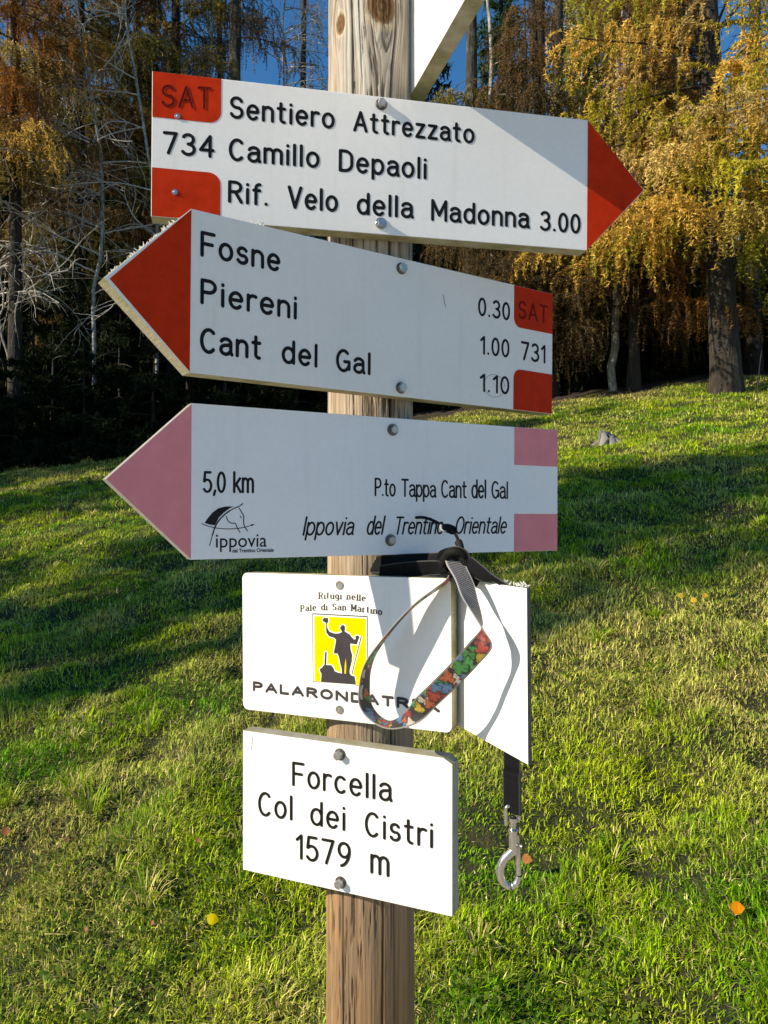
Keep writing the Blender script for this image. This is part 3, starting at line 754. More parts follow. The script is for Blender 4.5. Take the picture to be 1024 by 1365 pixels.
# ------------------------------------------------------------------ the post
def make_post():
    zb, zt = H1(POST_X, POST_Y) - .35, EYE + 1.02
    NA, NZ = 512, 860
    th = np.arange(NA) / NA * 2 * np.pi; z = np.linspace(zb, zt, NZ)
    TH, ZZ = np.meshgrid(th, z); zr = ZZ - EYE
    r0 = np.interp(zr, [-1.4, -.6, .6, 1.0], [.0530, .0517, .0487, .0480])
    arc = TH / (2 * np.pi) * .32                                   # metres round the girth
    # view side is theta = -90 deg; knots (theta deg, height, radius)
    knots = [(-133, .552, .0075, .012), (-73, .566, .017, .021), (-60, .18, .012, .015), (-130, -.30, .010, .013), (40, .2, .02, .02), (120, -.2, .018, .02)]
    warp = np.zeros_like(arc); kd_all = np.full_like(arc, 9.0)
    for kt, kz, ka, kb in knots:
        da = ((TH - math.radians(kt) + math.pi) % (2 * np.pi) - math.pi) * .051; dz = zr - kz
        kd = np.sqrt((da / ka) ** 2 + (dz / kb) ** 2); kd_all = np.minimum(kd_all, kd)
        warp += ka * 1.3 * np.sign(da) * np.exp(-(np.abs(da) / (ka * 2.2)) - (dz / (kb * 2.6)) ** 2) * np.clip(np.abs(da) / (ka * .4), 0, 1)
    ga = (arc - warp) / .32
    wv = .012 * (fbm(zr * 2.2, arc * 0 + 2, 5, 2) - .5)
    gw = ga + wv
    g1 = vnoise((gw % 1) * 90, zr * 5, 1, 90); g2 = vnoise((gw % 1) * 190, zr * 11, 2, 190); g3 = vnoise((gw % 1) * 36, zr * 2.2, 3, 36)
    fine = vnoise((gw % 1) * 320, zr * 26, 4, 320)
    mott = fbm(gw * 55, zr * 42, 6, 3); chip = fbm(gw * 130, zr * 30, 16, 3)
    grain = .30 * g1 + .26 * g2 + .16 * g3 + .16 * fine + .22 * (mott - .3)
    tear = np.clip((chip - .60) * 9, 0, 1) * np.clip((fbm(ga * 9, zr * 5, 18, 2) - .42) * 6, 0, 1)
    rad = r0 * (1 + .012 * (fbm(np.cos(TH) * 1.5 + 5, np.sin(TH) * 1.5 + zr * 1.1, 9, 2) - .5)) + .0016 * (grain - .5) - .0012 * tear
    crack = np.zeros_like(rad); rs = np.random.RandomState(3)
    for i in range(120):
        t0 = rs.rand() * 6.283; L = .10 + .75 * rs.rand() ** 1.5; zc = -1.3 + 2.3 * rs.rand(); w = .0004 + .0006 * rs.rand() ** 2; dp = .0010 + .0028 * rs.rand()
        if i == 0: t0, L, zc, w, dp = math.radians(-90 + 28), 1.4, .2, .0014, .008
        if i == 1: t0, L, zc, w, dp = math.radians(-90 + 18), 1.1, -.95, .0012, .007
        if i == 2: t0, L, zc, w, dp = math.radians(-90 - 22), .9, .45, .0008, .004
        if i == 3: t0, L, zc, w, dp = math.radians(-90 - 35), 1.2, -.9, .0009, .004
        cen = t0 + (vnoise(zr * 9, zr * 0 + i, 70 + i) - .5) * .06 + (vnoise(zr * 60, zr * 0 + i, 170 + i) - .5) * .012 + warp / .051 * .6
        da = ((TH - cen + math.pi) % (2 * np.pi) - math.pi) * .051
        env = np.clip(1 - np.abs((zr - zc) / (L / 2)), 0, 1) ** .4
        c_ = np.exp(-(da / (w * (.4 + .6 * env))) ** 2) * env
        rad -= dp * c_; crack = np.maximum(crack, c_ * np.clip(dp / .003, .45, 1))
    kin = np.clip(1.25 - kd_all, 0, 1); rad -= .0012 * (kd_all < 1) * np.abs(np.sin(kd_all * 9))
    ring = .5 + .5 * np.sin(kd_all * 16)
    up = np.clip((zr + .55) / .9, 0, 1)[..., None]                      # silvered above, tan below
    silver = np.array([.53, .515, .47]); tan = np.array([.26, .155, .075]); dk = np.array([.14, .105, .07]); orange = np.array([.36, .18, .065])
    base = tan * (1 - up) + silver * up
    patch = np.clip((fbm(ga * 6 + 2, zr * 3.1, 33, 3) - .48) * 5, 0, 1)[..., None] * (1 - .6 * up)
    left = np.exp(-(((TH - math.radians(-150) + math.pi) % (2 * np.pi) - math.pi) / .35) ** 2)[..., None]
    base = base * (1 - patch * .6) + orange * patch * .6
    base = base * (1 - .45 * left * (1 - up * .4)) + np.array([.52, .29, .12]) * .45 * left * (1 - up * .4)
    gcol = np.clip((grain - .17) * 2.1, 0, 1)[..., None]
    c = dk * (1 - gcol) * (1 - .35 * (1 - up)) + base * gcol + dk * .35 * (1 - gcol) * (1 - up)
    c = c * (1 - .62 * tear[..., None])
    kc = np.array([.17, .09, .04]) * (.6 + .6 * ring[..., None]); kk = np.clip((1.08 - kd_all) * 6, 0, 1)[..., None]
    c = c * (1 - kk) + kc * kk
    rim = np.exp(-((kd_all - 1.22) / .16) ** 2)[..., None] * .5
    c = c * (1 - rim) + np.array([.58, .47, .30]) * rim
    c = c * (1 - .86 * crack[..., None])
    V = np.stack([rad * np.cos(TH), rad * np.sin(TH), ZZ - zb], -1)
    i = np.arange(NA * NZ).reshape(NZ, NA); j = np.roll(i, -1, 1)
    F = np.stack([i[:-1], j[:-1], j[1:], i[1:]], -1).reshape(-1, 4)
    # closed top
    V = np.concatenate([V.reshape(-1, 3), [[0, 0, zt - zb + .004]]]); top = len(V) - 1
    F = np.concatenate([F, np.stack([i[-1], j[-1], np.full(NA, top), np.full(NA, top)], -1)[:0]])
    me = fast_mesh('wooden_post', V[:-1], F, c.reshape(-1, 3), True)
    bm = bmesh.new(); bm.from_mesh(me); bm.verts.ensure_lookup_table()
    bm.faces.new([bm.verts[int(q)] for q in i[-1]]); bm.to_mesh(me); bm.free()
    o = link('wooden_post', me, attr_mat('weathered wood', .82, ((30, 30, 3), 26, .25, .0015), .2))
    o.location = (POST_X, POST_Y, zb)
    return tag(o, 'round weathered wooden post carrying all the trail signs', 'post')
make_post()

# ------------------------------------------------------------------ stroke lettering
def arc(cx, cy, rx, ry, a0, a1, n=14):
    return [(cx + rx * math.cos(math.radians(a0 + (a1 - a0) * i / n)), cy + ry * math.sin(math.radians(a0 + (a1 - a0) * i / n))) for i in range(n + 1)]
X = .69                                                   # height of the small letters
def stem(x, a, b): return [(x, a), (x, b)]
ob = arc(.235, X / 2, .235, X / 2, 0, 360, 26)
G = {
 'S': (.50, [arc(.25, .755, .23, .245, 20, 265) + arc(.25, .26, .25, .26, 85, -160)[1:]]),
 'A': (.60, [[(0, 0), (.30, 1)], [(.30, 1), (.60, 0)], [(.105, .33), (.495, .33)]]),
 'T': (.52, [[(0, 1), (.52, 1)], stem(.26, 0, 1)]),
 'C': (.54, [arc(.29, .5, .29, .5, 48, 312, 24)]),
 'D': (.54, [stem(0, 0, 1), [(0, 1)] + arc(.20, .66, .33, .34, 90, 0, 8) + arc(.20, .34, .33, .34, 0, -90, 8) + [(0, 0)]]),
 'R': (.53, [stem(0, 0, 1), [(0, 1), (.25, 1)] + arc(.25, .755, .25, .245, 90, -90) + [(0, .51)], [(.25, .51), (.53, 0)]]),
 'P': (.50, [stem(0, 0, 1), [(0, 1), (.24, 1)] + arc(.24, .74, .25, .26, 90, -90) + [(0, .48)]]),
 'V': (.56, [[(0, 1), (.28, 0)], [(.28, 0), (.56, 1)]]),
 'M': (.66, [stem(0, 0, 1), [(0, 1), (.33, .25)], [(.33, .25), (.66, 1)], stem(.66, 0, 1)]),
 'F': (.47, [stem(0, 0, 1), [(0, 1), (.47, 1)], [(0, .52), (.40, .52)]]),
 'E': (.47, [stem(0, 0, 1), [(0, 1), (.47, 1)], [(0, .52), (.42, .52)], [(0, 0), (.47, 0)]]),
 'G': (.56, [arc(.29, .5, .29, .5, 50, 340, 24) + [(.56, .46)], [(.56, .46), (.34, .46)], [(.56, .46), (.56, .10)]]),
 'I': (.04, [stem(.02, 0, 1)]),
 'O': (.60, [arc(.30, .5, .30, .5, 0, 360, 30)]),
 'L': (.44, [stem(0, 0, 1), [(0, 0), (.44, 0)]]),
 'N': (.58, [stem(0, 0, 1), [(0, 1), (.58, 0)], stem(.58, 0, 1)]),
 'K': (.54, [stem(0, 0, 1), [(0, .42), (.50, 1)], [(.14, .56), (.54, 0)]]),
 'a': (.44, [arc(.21, X - .20, .21, .20, 155, 0) + [(.42, .12), (.47, 0)], [(.42, .43)] + arc(.20, .20, .20, .20, 100, 270, 12) + [(.30, .02), (.42, .15)]]),
 'c': (.42, [arc(.235, X / 2, .235, X / 2, 48, 312, 18)]),
 'd': (.46, [arc(.23, X / 2, .23, X / 2, 20, 340, 24), stem(.455, 0, 1)]),
 'e': (.46, [[(.01, X * .52), (.46, X * .52)] + arc(.235, X / 2, .23, X / 2, 5, 315, 22)]),
 'f': (.28, [[(.10, 0), (.10, .78)] + arc(.26, .80, .16, .20, 180, 85, 8), [(0, X), (.27, X)]]),
 'g': (.46, [arc(.22, X / 2 + .02, .22, X / 2 - .02, 0, 360, 22), [(.44, X), (.44, -.08)] + arc(.23, -.08, .21, .20, 0, -140, 10)]),
 'i': (.04, [stem(.02, 0, X), [(.02, .93), (.02, .945)]]),
 'k': (.44, [stem(0, 0, 1), [(0, .25), (.40, X)], [(.14, .40), (.44, 0)]]),
 'l': (.04, [stem(.02, 0, 1)]),
 'm': (.72, [stem(0, 0, X), arc(.18, X - .22, .18, .22, 180, 0, 12) + [(.36, 0)], arc(.54, X - .22, .18, .22, 180, 0, 12) + [(.72, 0)]]),
 'n': (.42, [stem(0, 0, X), arc(.21, X - .25, .21, .25, 180, 0, 14) + [(.42, 0)]]),
 'o': (.47, [ob]),
 'p': (.46, [stem(0, -.27, X), arc(.23, X / 2, .23, X / 2, 160, -160, 24)]),
 'r': (.27, [stem(0, 0, X), arc(.20, X - .24, .20, .24, 180, 60, 10)]),
 's': (.38, [arc(.19, X - .175, .17, .175, 25, 262, 12) + arc(.19, .18, .19, .18, 82, -158, 12)[1:]]),
 't': (.32, [[(.13, .95), (.13, .16)] + arc(.28, .16, .15, .16, 180, 275, 8), [(0, X), (.30, X)]]),
 'u': (.42, [[(0, X), (0, .22)] + arc(.21, .22, .21, .22, 180, 360, 12), stem(.42, 0, X)]),
 'v': (.42, [[(0, X), (.21, 0)], [(.21, 0), (.42, X)]]),
 'z': (.40, [[(.01, X), (.39, X)], [(.39, X), (0, 0)], [(0, 0), (.41, 0)]]),
 '0': (.44, [arc(.22, .5, .22, .5, 0, 360, 30)]),
 '1': (.20, [[(0, .80), (.20, 1)], [(.20, 1), (.20, 0)]]),
 '3': (.46, [arc(.22, .76, .21, .24, 150, -85) , arc(.22, .265, .245, .265, 90, -150)]),
 '4': (.50, [[(.38, 0), (.38, 1)], [(.38, 1), (0, .30)], [(0, .30), (.50, .30)]]),
 '5': (.46, [[(.42, 1), (.08, 1)], [(.08, 1), (.03, .53)], [(.03, .53)] + arc(.22, .31, .245, .31, 125, -145, 16)]),
 '7': (.46, [[(0, 1), (.46, 1)], [(.46, 1), (.16, 0)]]),
 '9': (.46, [arc(.23, .70, .23, .30, 0, 360, 24), arc(.02, .70, .44, .70, 0, -78, 12)]),
 '.': (.05, [[(.025, .02), (.025, .03)]]),
 ',': (.10, [[(.09, .06), (.02, -.16)]]),
 ' ': (.30, []),
}

def ribbon(out, pts, w, lift, groove, thin=None):
    """one stroke: round ended ribbon, v-shaped across when groove > 0. out = (verts, faces)"""
    V, F = out; P = [np.array(p, float) for p in pts]
    Q = [P[0]]
    for p in P[1:]:
        if np.linalg.norm(p - Q[-1]) > 1e-4: Q.append(p)
    if len(Q) == 1: Q.append(Q[0] + np.array([0, .01]))
    n = len(Q); closed = n > 6 and np.linalg.norm(Q[0] - Q[-1]) < w * .2
    T = []
    for i in range(n):
        a = Q[i - 1] if i > 0 else (Q[-2] if closed else Q[0]); b = Q[i + 1] if i < n - 1 else (Q[1] if closed else Q[-1])
        d = b - a; T.append(d / (np.linalg.norm(d) + 1e-9))
    b0 = len(V)
    rim, cen = -lift, -(lift - groove)
    for i in range(n):
        N_ = np.array([-T[i][1], T[i][0]]); h = w / 2
        if thin is not None: h = (thin + (w - thin) * abs(T[i][1]) ** 1.5) / 2
        l, r = Q[i] + N_ * h, Q[i] - N_ * h
        V += [(l[0], rim, l[1]), (Q[i][0], cen, Q[i][1]), (r[0], rim, r[1])]
    for i in range(n - 1):
        a = b0 + 3 * i; F += [(a, a + 1, a + 4, a + 3), (a + 1, a + 2, a + 5, a + 4)]
    if not closed and thin is None:
        for end, s in ((0, -1), (n - 1, 1)):
            c = Q[end]; t = T[end] * s; N_ = np.array([-T[end][1], T[end][0]])
            prev = b0 + 3 * end + 0
            for k in range(1, 7):
                th = math.pi * k / 6
                if k == 6: cur = b0 + 3 * end + 2
                else:
                    q = c + (N_ * math.cos(th) + t * math.sin(th)) * w / 2; V.append((q[0], rim, q[1])); cur = len(V) - 1
                F.append((b0 + 3 * end + 1, prev, cur)); prev = cur

def word_mesh(name, items):
    """items: (text, u0, v0, u1, v1, cap, stroke, lift, groove, slant, thin, arch) in mm"""
    V, F = [], []; k = 0
    for text, u0, v0, u1, v1, cap, sw, lift, groove, slant, thin, arch, sp in items:
        adv = sum(G[c][0] for c in text); gaps = len(text) - 1
        tot = (u1 - u0) - sw - (0 if not slant else cap * slant * .6)
        # letters keep a natural width, the rest is letter spacing
        if gaps and sp is not None:
            wid = tot / (adv + gaps * sp); gap = sp * wid
        elif gaps:
            wid = tot / (adv + gaps * .26); gap = .26 * wid
        else: wid, gap = (tot / adv if adv > .1 else cap), 0
        x = u0 + sw / 2
        for c in text:
            for st in G[c][1]:
                pts = []
                for px, py in st:
                    yy = py * (cap - sw) + sw / 2
                    X_ = x + px * wid + slant * yy
                    base = v0 + (v1 - v0) * (X_ - u0) / (u1 - u0)
                    if arch: base += arch * (1 - ((X_ - (u0 + u1) / 2) / ((u1 - u0) / 2)) ** 2)
                    pts.append((X_, base + yy))
                ribbon((V, F), pts, sw, lift + .008 * k, groove, thin)
                if thin is not None and len(st) == 2 and abs(st[0][0] - st[1][0]) < .02 and len(text) > 1:      # serifs
                    for q in sorted((pts[0], pts[-1]), key=lambda q_: q_[1])[:2 if c in 'RPMS' else 1]:
                        if abs(pts[0][1] - pts[-1][1]) > cap * .4:
                            ribbon((V, F), [(q[0] - sw * .8, q[1]), (q[0] + sw * .8, q[1])], thin * 1.2, lift + .008 * k + .004, 0)
                k = (k + 1) % 40
            x += G[c][0] * wid + gap
    me = bpy.data.meshes.new(name)
    me.from_pydata([(a * .001, b * .001, c * .001) for a, b, c in V], [], F); me.update()
    return me

def font_mesh(name, text, u0, v0, u1, cap, lift, shear=0, bold=0):
    cu = bpy.data.curves.new(name, 'FONT'); cu.body = text; cu.shear = shear; cu.offset = bold; cu.resolution_u = 4
    o = bpy.data.objects.new('tmp', cu); COL.objects.link(o)
    dg = bpy.context.evaluated_depsgraph_get(); me = bpy.data.meshes.new_from_object(o.evaluated_get(dg))
    bpy.data.objects.remove(o); bpy.data.curves.remove(cu)
    co = np.zeros(len(me.vertices) * 3, np.float32); me.vertices.foreach_get('co', co); co = co.reshape(-1, 3)
    x, y = co[:, 0], co[:, 1]
    s = (u1 - u0) / (x.max() - x.min()); sy = cap
    co2 = np.stack([u0 + (x - x.min()) * s, np.full_like(x, -lift), v0 + y * sy], -1) * .001
    me.vertices.foreach_set('co', co2.astype(np.float32).ravel()); me.update(); me.name = name
    return me

def plate(name, outline, lift, thick=.3, round_at=None, rr=0):
    """flat painted panel on a sign face, outline in mm (counter clockwise from the front)"""
    pts = []
    for i, p in enumerate(outline):
        if round_at is not None and i in round_at:
            a = np.array(outline[i - 1], float); b = np.array(p, float); c = np.array(outline[(i + 1) % len(outline)], float)
            d1, d2 = (a - b) / np.linalg.norm(a - b), (c - b) / np.linalg.norm(c - b)
            ce = b + (d1 + d2) * rr
            for k in range(9):
                t = k / 8 * math.pi / 2
                pts.append(tuple(ce - d2 * rr * math.cos(t) - d1 * rr * math.sin(t)))
        else: pts.append(p)
    bm = bmesh.new()
    vs = [bm.verts.new((u * .001, -lift * .001, v * .001)) for u, v in pts]
    f = bm.faces.new(vs); f.normal_update()
    if f.normal.y > 0: f.normal_flip()
    r = bmesh.ops.extrude_face_region(bm, geom=[f])
    for v_ in [g for g in r['geom'] if isinstance(g, bmesh.types.BMVert)]: v_.co.y -= thick * .001
    bmesh.ops.triangulate(bm, faces=[q for q in bm.faces if len(q.verts) > 4])
    bmesh.ops.recalc_face_normals(bm, faces=bm.faces)
    return bm_mesh(name, bm)

def board(name, outline, t, bev=.8, rounds=None, rr=0):
    pts = []
    for i, p in enumerate(outline):
        if rounds and i in rounds:
            a = np.array(outline[i - 1], float); b = np.array(p, float); c = np.array(outline[(i + 1) % len(outline)], float)
            d1, d2 = (a - b) / np.linalg.norm(a - b), (c - b) / np.linalg.norm(c - b); ce = b + (d1 + d2) * rr
            for k in range(7):
                q = k / 6 * math.pi / 2; pts.append(tuple(ce - d2 * rr * math.cos(q) - d1 * rr * math.sin(q)))
        else: pts.append(p)
    bm = bmesh.new()
    vs = [bm.verts.new((u * .001, 0, v * .001)) for u, v in pts]
    f = bm.faces.new(vs)
    r = bmesh.ops.extrude_face_region(bm, geom=[f])
    for v_ in [g for g in r['geom'] if isinstance(g, bmesh.types.BMVert)]: v_.co.y += t * .001
    bmesh.ops.recalc_face_normals(bm, faces=bm.faces)
    es = [e for e in bm.edges if len(e.link_faces) == 2 and abs(e.calc_face_angle(0)) > .3 and any(abs(fc.normal.y) > .9 for fc in e.link_faces)]
    bmesh.ops.bevel(bm, geom=es, offset=bev * .001, segments=2, affect='EDGES', profile=.6)
    bm.normal_update()
    for fc in bm.faces: fc.material_index = 0 if abs(fc.normal.y) > .75 else 1
    return bm_mesh(name, bm)

def bolt_parts(parent, u, v, label=None, washer=6.2, head=4.6, h=4.6, mat='steel', y0=0):
    def disc(r, y0, y1, n, bev, rot=0):
        bm = bmesh.new()
        vs = [bm.verts.new((math.cos(rot + 6.2832 * i / n) * r * .001, y0 * .001, math.sin(rot + 6.2832 * i / n) * r * .001)) for i in range(n)]
        f = bm.faces.new(vs); q = bmesh.ops.extrude_face_region(bm, geom=[f])
        top = [g for g in q['geom'] if isinstance(g, bmesh.types.BMVert)]
        for t_ in top: t_.co.y = y1 * .001
        bmesh.ops.recalc_face_normals(bm, faces=bm.faces)
        es = [e for e in bm.edges if all(v_.co.y < (y1 + .01) * .001 for v_ in e.verts)]
        bmesh.ops.bevel(bm, geom=es, offset=bev * .001, segments=3, affect='EDGES')
        return bm
    rot = random.Random(int(u * 7 + v)).random()
    o = link('bolt', bm_mesh('bolt', disc(head, y0 - 1.2, y0 - 1.2 - h, 6, .7, rot)), M[mat], parent); o.location = (u * .001, 0, v * .001)
    w = link('washer', bm_mesh('washer', disc(washer, y0, y0 - 1.3, 28, .4), False), M['steel_dark' if mat == 'steel' else mat], o)
    if label: o['label'] = label
    return o

def sign_root(key, name, label, cat):
    x, y, z, yaw, roll, W, H = POSE[key]
    e = empty(name, (x, y, EYE + z))
    e.rotation_euler = (Matrix.Rotation(yaw, 3, 'Z') @ Matrix.Rotation(roll, 3, 'Y')).to_euler()
    return tag(e, label, cat), W * 1000, H * 1000

def lettering(root, key, sel, sw_f, mat, lift, groove, slant=0, thin=None, arch=0, label=None, sp=None):
    for w in WORDS:                                # every word is a part of its own
        if w[0] == key and sel(w):
            it = (w[1], w[2], w[3], w[4], w[5], w[6], w[6] * sw_f, lift, groove, slant, None if thin is None else w[6] * thin, arch, sp)
            o = link('lettering', word_mesh('lettering', [it]), M[mat], root)
            if label: o['label'] = label

def line(key, v0, v1): return lambda w: v0 <= w[3] < v1

# --- sign 1: three lines, red point to the right
r, W, H = sign_root('1', 'trail_sign', 'uppermost white arrow sign with red tip pointing right and three lines of black words', 'trail sign')
TIP = (553.6, 75.3)
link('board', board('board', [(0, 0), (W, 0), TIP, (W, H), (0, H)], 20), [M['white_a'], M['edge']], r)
link('arrow_tip', plate('arrow_tip', [(W, .5), (TIP[0] - 1.3, TIP[1]), (W, H - .5)], .05), M['red'], r)
link('corner_panel', plate('corner_panel', [(.7, 102.7), (69.8, 102.7), (69.8, H - .6), (.7, H - .6)], .05, .3, [1], 12), M['red'], r)
link('corner_panel', plate('corner_panel', [(.7, .6), (69.8, .6), (69.8, 50.6), (.7, 50.6)], .05, .3, [2], 12), M['red'], r)
lettering(r, '1', lambda w: w[1] == 'SAT', .13, 'red_dark', .75, .40, label='letters SAT routed into the red panel')
lettering(r, '1', lambda w: w[1] == '734', .145, 'black', .28, .22)
lettering(r, '1', lambda w: w[1] not in ('SAT', '734') and w[3] > 100, .145, 'black', .28, .22)
lettering(r, '1', lambda w: w[1] != '734' and 60 < w[3] < 70, .145, 'black', .28, .22)
lettering(r, '1', lambda w: w[3] < 30 and w[1] != '3.00', .145, 'black', .28, .22)
lettering(r, '1', lambda w: w[1] == '3.00', .145, 'black', .28, .22)
for (u, v), lb in zip(MARK['bolts1'], ('upper hex bolt', 'lower hex bolt')): bolt_parts(r, u, v, None, 6.4, 5.0, 5.0, 'steel_bright' if v < 50 else 'steel')
for (u, v) in MARK['screws1']: 
    o = bolt_parts(r, u, v, None, 2.9, 1.6, 1.0, 'steel_bright'); o.name = 'screw'
FRAY = r

# --- sign 2: red point to the left
r, W, H = sign_root('2', 'trail_sign', 'white arrow sign with red tip pointing left and place names with walking times', 'trail sign')
TIP = (-78.2, 74.4)
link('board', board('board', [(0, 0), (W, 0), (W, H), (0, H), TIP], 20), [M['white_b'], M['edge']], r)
link('arrow_tip', plate('arrow_tip', [(0, 1.0), (0, H - 1.0), (TIP[0] + 5.2, TIP[1])], .05), M['red'], r)
link('corner_panel', plate('corner_panel', [(406.8, 101.6), (W - .6, 101.6), (W - .6, H - .6), (406.8, H - .6)], .05, .3, [0], 11), M['red'], r)
link('corner_panel', plate('corner_panel', [(406.8, .6), (W - .6, .6), (W - .6, 50.2), (406.8, 50.2)], .05, .3, [3], 11), M['red'], r)
lettering(r, '2', lambda w: w[1] == 'SAT', .12, 'red_dark', .75, .40, label='letters SAT routed into the red panel')
lettering(r, '2', lambda w: w[1] == 'Fosne', .145, 'black', .28, .22)
lettering(r, '2', lambda w: w[1] == 'Piereni', .145, 'black', .28, .22)
lettering(r, '2', lambda w: w[1] in ('Cant', 'del', 'Gal'), .145, 'black', .28, .22)
for tx in ('0.30', '1.00', '1.10', '731'): lettering(r, '2', lambda w: w[1] == tx, .135, 'black', .28, .22)
for (u, v) in MARK['bolts2']: bolt_parts(r, u, v, None, 6.4, 5.2, 5.0)
# scratched ring and worn spots on the print
a = Acc(); th = np.linspace(0, 6.0, 30)
tube(a, np.stack([.376 + .0165 * np.cos(th), np.full(30, -.0001), .026 + .0135 * np.sin(th)], -1), .00022, 4, (.12, .12, .12))
tube(a, np.stack([np.linspace(.297, .3005, 6), np.full(6, -.0001), np.linspace(.1225, .1085, 6) ], -1), .00035, 4, (.1, .1, .1))
link('scratch', a.mesh('scratch'), M['print_grey'], r)
# frayed fibres on the upper slanted edge of the point
rng = R(77); a = Acc()
clump = rng.rand(16) ** .8
for i in range(90):
    s = clump[rng.randint(16)] + rng.normal() * .018;
    if not .03 < s < .99: continue
    s = s * 1.0; p = np.array([-.0782 + .0782 * s * .93, -.0002 + .020 * rng.rand(), .0744 + (H * .001 - .0744) * s * .93])
    d = unit(np.array([-.5 * rng.rand() - .1, rng.normal() * .4, .5 + .5 * rng.rand()]) + rng.normal(size=3) * .35); L = .0010 + .0040 * rng.rand() ** 2
    tube(a, p + d * L * np.linspace(0, 1, 3)[:, None], .00055 * np.array([1, .8, .3]), 4)
for i in range(12):
    p = np.array([.062 + .014 * rng.rand(), .001 + .01 * rng.rand(), H * .001]); d = unit(np.array([rng.normal() * .6, 0, 1]))
    tube(a, p + d * (.002 + .004 * rng.rand()) * np.linspace(0, 1, 3)[:, None], .0004, 4)
fr = NT('frayed pale fibres'); fr.base((.72, .71, .66)); fr.rough(.8)
M['fray'] = fr.m
link('frayed_edge', a.mesh('frayed_edge'), M['fray'], r)

# --- sign 3: printed, pink point to the left
r, W, H = sign_root('3', 'trail_sign', 'white arrow sign with faded pink tip pointing left and a small horse emblem', 'trail sign')
TIP = (-78.9, 75.4)
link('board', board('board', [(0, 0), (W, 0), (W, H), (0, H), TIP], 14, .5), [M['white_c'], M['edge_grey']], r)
link('arrow_tip', plate('arrow_tip', [(0, .6), (0, H - .6), (TIP[0] + .9, TIP[1])], .05, .15), M['pink'], r)
link('corner_panel', plate('corner_panel', [(391, 104.6), (W - .4, 104.6), (W - .4, H - .4), (391, H - .4)], .05, .15), M['pink'], r)
link('corner_panel', plate('corner_panel', [(391, .4), (W - .4, .4), (W - .4, 45.6), (391, 45.6)], .05, .15), M['pink'], r)
lettering(r, '3', lambda w: w[1] in ('5,0', 'km'), .118, 'print', .15, 0, sp=.17)
lettering(r, '3', lambda w: w[2] > 195 and 60 < w[3] < 70, .112, 'print', .15, 0, sp=.17)
lettering(r, '3', lambda w: w[2] > 100 and 20 < w[3] < 25, .108, 'print', .15, 0, slant=.20, sp=.17)
em = link('horse_emblem', plate('horse_emblem', MARK['lg_mane'], .05, .15), M['print'], r)
def marks(name, strokes, mat, parent):
    V, F = [], []
    for k, (pts, w, lift) in enumerate(strokes): ribbon((V, F), pts, w, lift + .008 * k, 0)
    me = bpy.data.meshes.new(name); me.from_pydata([(q[0] * .001, q[1] * .001, q[2] * .001) for q in V], [], F); me.update()
    return link(name, me, M[mat], parent)
def smooth(pts, n=6):
    P = [np.array(p) for p in pts]; P = [2 * P[0] - P[1]] + P + [2 * P[-1] - P[-2]]; out = []
    for i in range(1, len(P) - 2):
        for k in range(n):
            t = k / n; a, b, c, d = P[i - 1:i + 3]
            out.append(.5 * ((2 * b) + (-a + c) * t + (2 * a - 5 * b + 4 * c - d) * t * t + (-a + 3 * b - 3 * c + d) * t ** 3))
    return out + [P[-2]]
nk = smooth(MARK['lg_neck'])
marks('emblem_line', [(nk[:12], .75, .2), (nk[10:34], 1.35, .2), (nk[32:], 1.0, .2), (smooth(MARK['lg_ground']), .75, .2), (smooth(MARK['lg_face']), 1.0, .2), (smooth(MARK['lg_jaw']), .95, .2), (MARK['lg_eye'], .9, .2)], 'print', em)
link('emblem_line', plate('emblem_line', MARK['lg_arrowh'], .05, .15), M['print'], em)
w = [q for q in WORDS if q[1] == 'ippovia'][0]
link('lettering', font_mesh('lettering', 'ippovia', w[2], 11.4, w[4], 19.5, .22, 0, .004), M['print'], r)
w = [q for q in WORDS if q[1].startswith('del T')][0]
link('lettering', font_mesh('lettering', 'del Trentino Orientale', w[2], 6.1, w[4], 5.4, .22, 0, .022), M['print'], r)
for (u, v) in MARK['bolts3']: bolt_parts(r, u, v, None, 6.6, 4.4, 4.6)

# --- sign 4: rounded plate with the yellow emblem
r, W, H = sign_root('4', 'emblem_sign', 'white plate with rounded corners and a yellow emblem of a waving hiker', 'sign')
link('board', board('board', [(0, 0), (W, 0), (W, H), (0, H)], 18, .8, [0, 1, 2, 3], 7), [M['white_sun'], M['edge']], r)
p4 = [(94.8, 40.2), (164.2, 40.2), (164.2, 117.7), (94.8, 117.7)]
fr_ = link('emblem_panel', plate('emblem_panel', p4, .05, .10), M['print_grey'], r)
link('panel_white', plate('panel_white', [(95.7, 40.9), (163.4, 40.9), (163.4, 116.5), (95.7, 116.5)], .18, .08), M['white_sun'], fr_)
link('panel_yellow', plate('panel_yellow', [(97.6, 41.2), (162.0, 41.2), (162.0, 114.9), (97.6, 114.9)], .28, .08), M['yellow'], fr_)
def outset(pts, d):
    P = [np.array(p) for p in pts]; out = []
    area = sum(P[i][0] * P[(i + 1) % len(P)][1] - P[(i + 1) % len(P)][0] * P[i][1] for i in range(len(P)))
    s = 1 if area > 0 else -1
    for i in range(len(P)):
        a, b, c = P[i - 1], P[i], P[(i + 1) % len(P)]
        t = (b - a) / (np.linalg.norm(b - a) + 1e-9) + (c - b) / (np.linalg.norm(c - b) + 1e-9); t /= np.linalg.norm(t) + 1e-9
        out.append(tuple(b + s * d * np.array([t[1], -t[0]])))
    return out
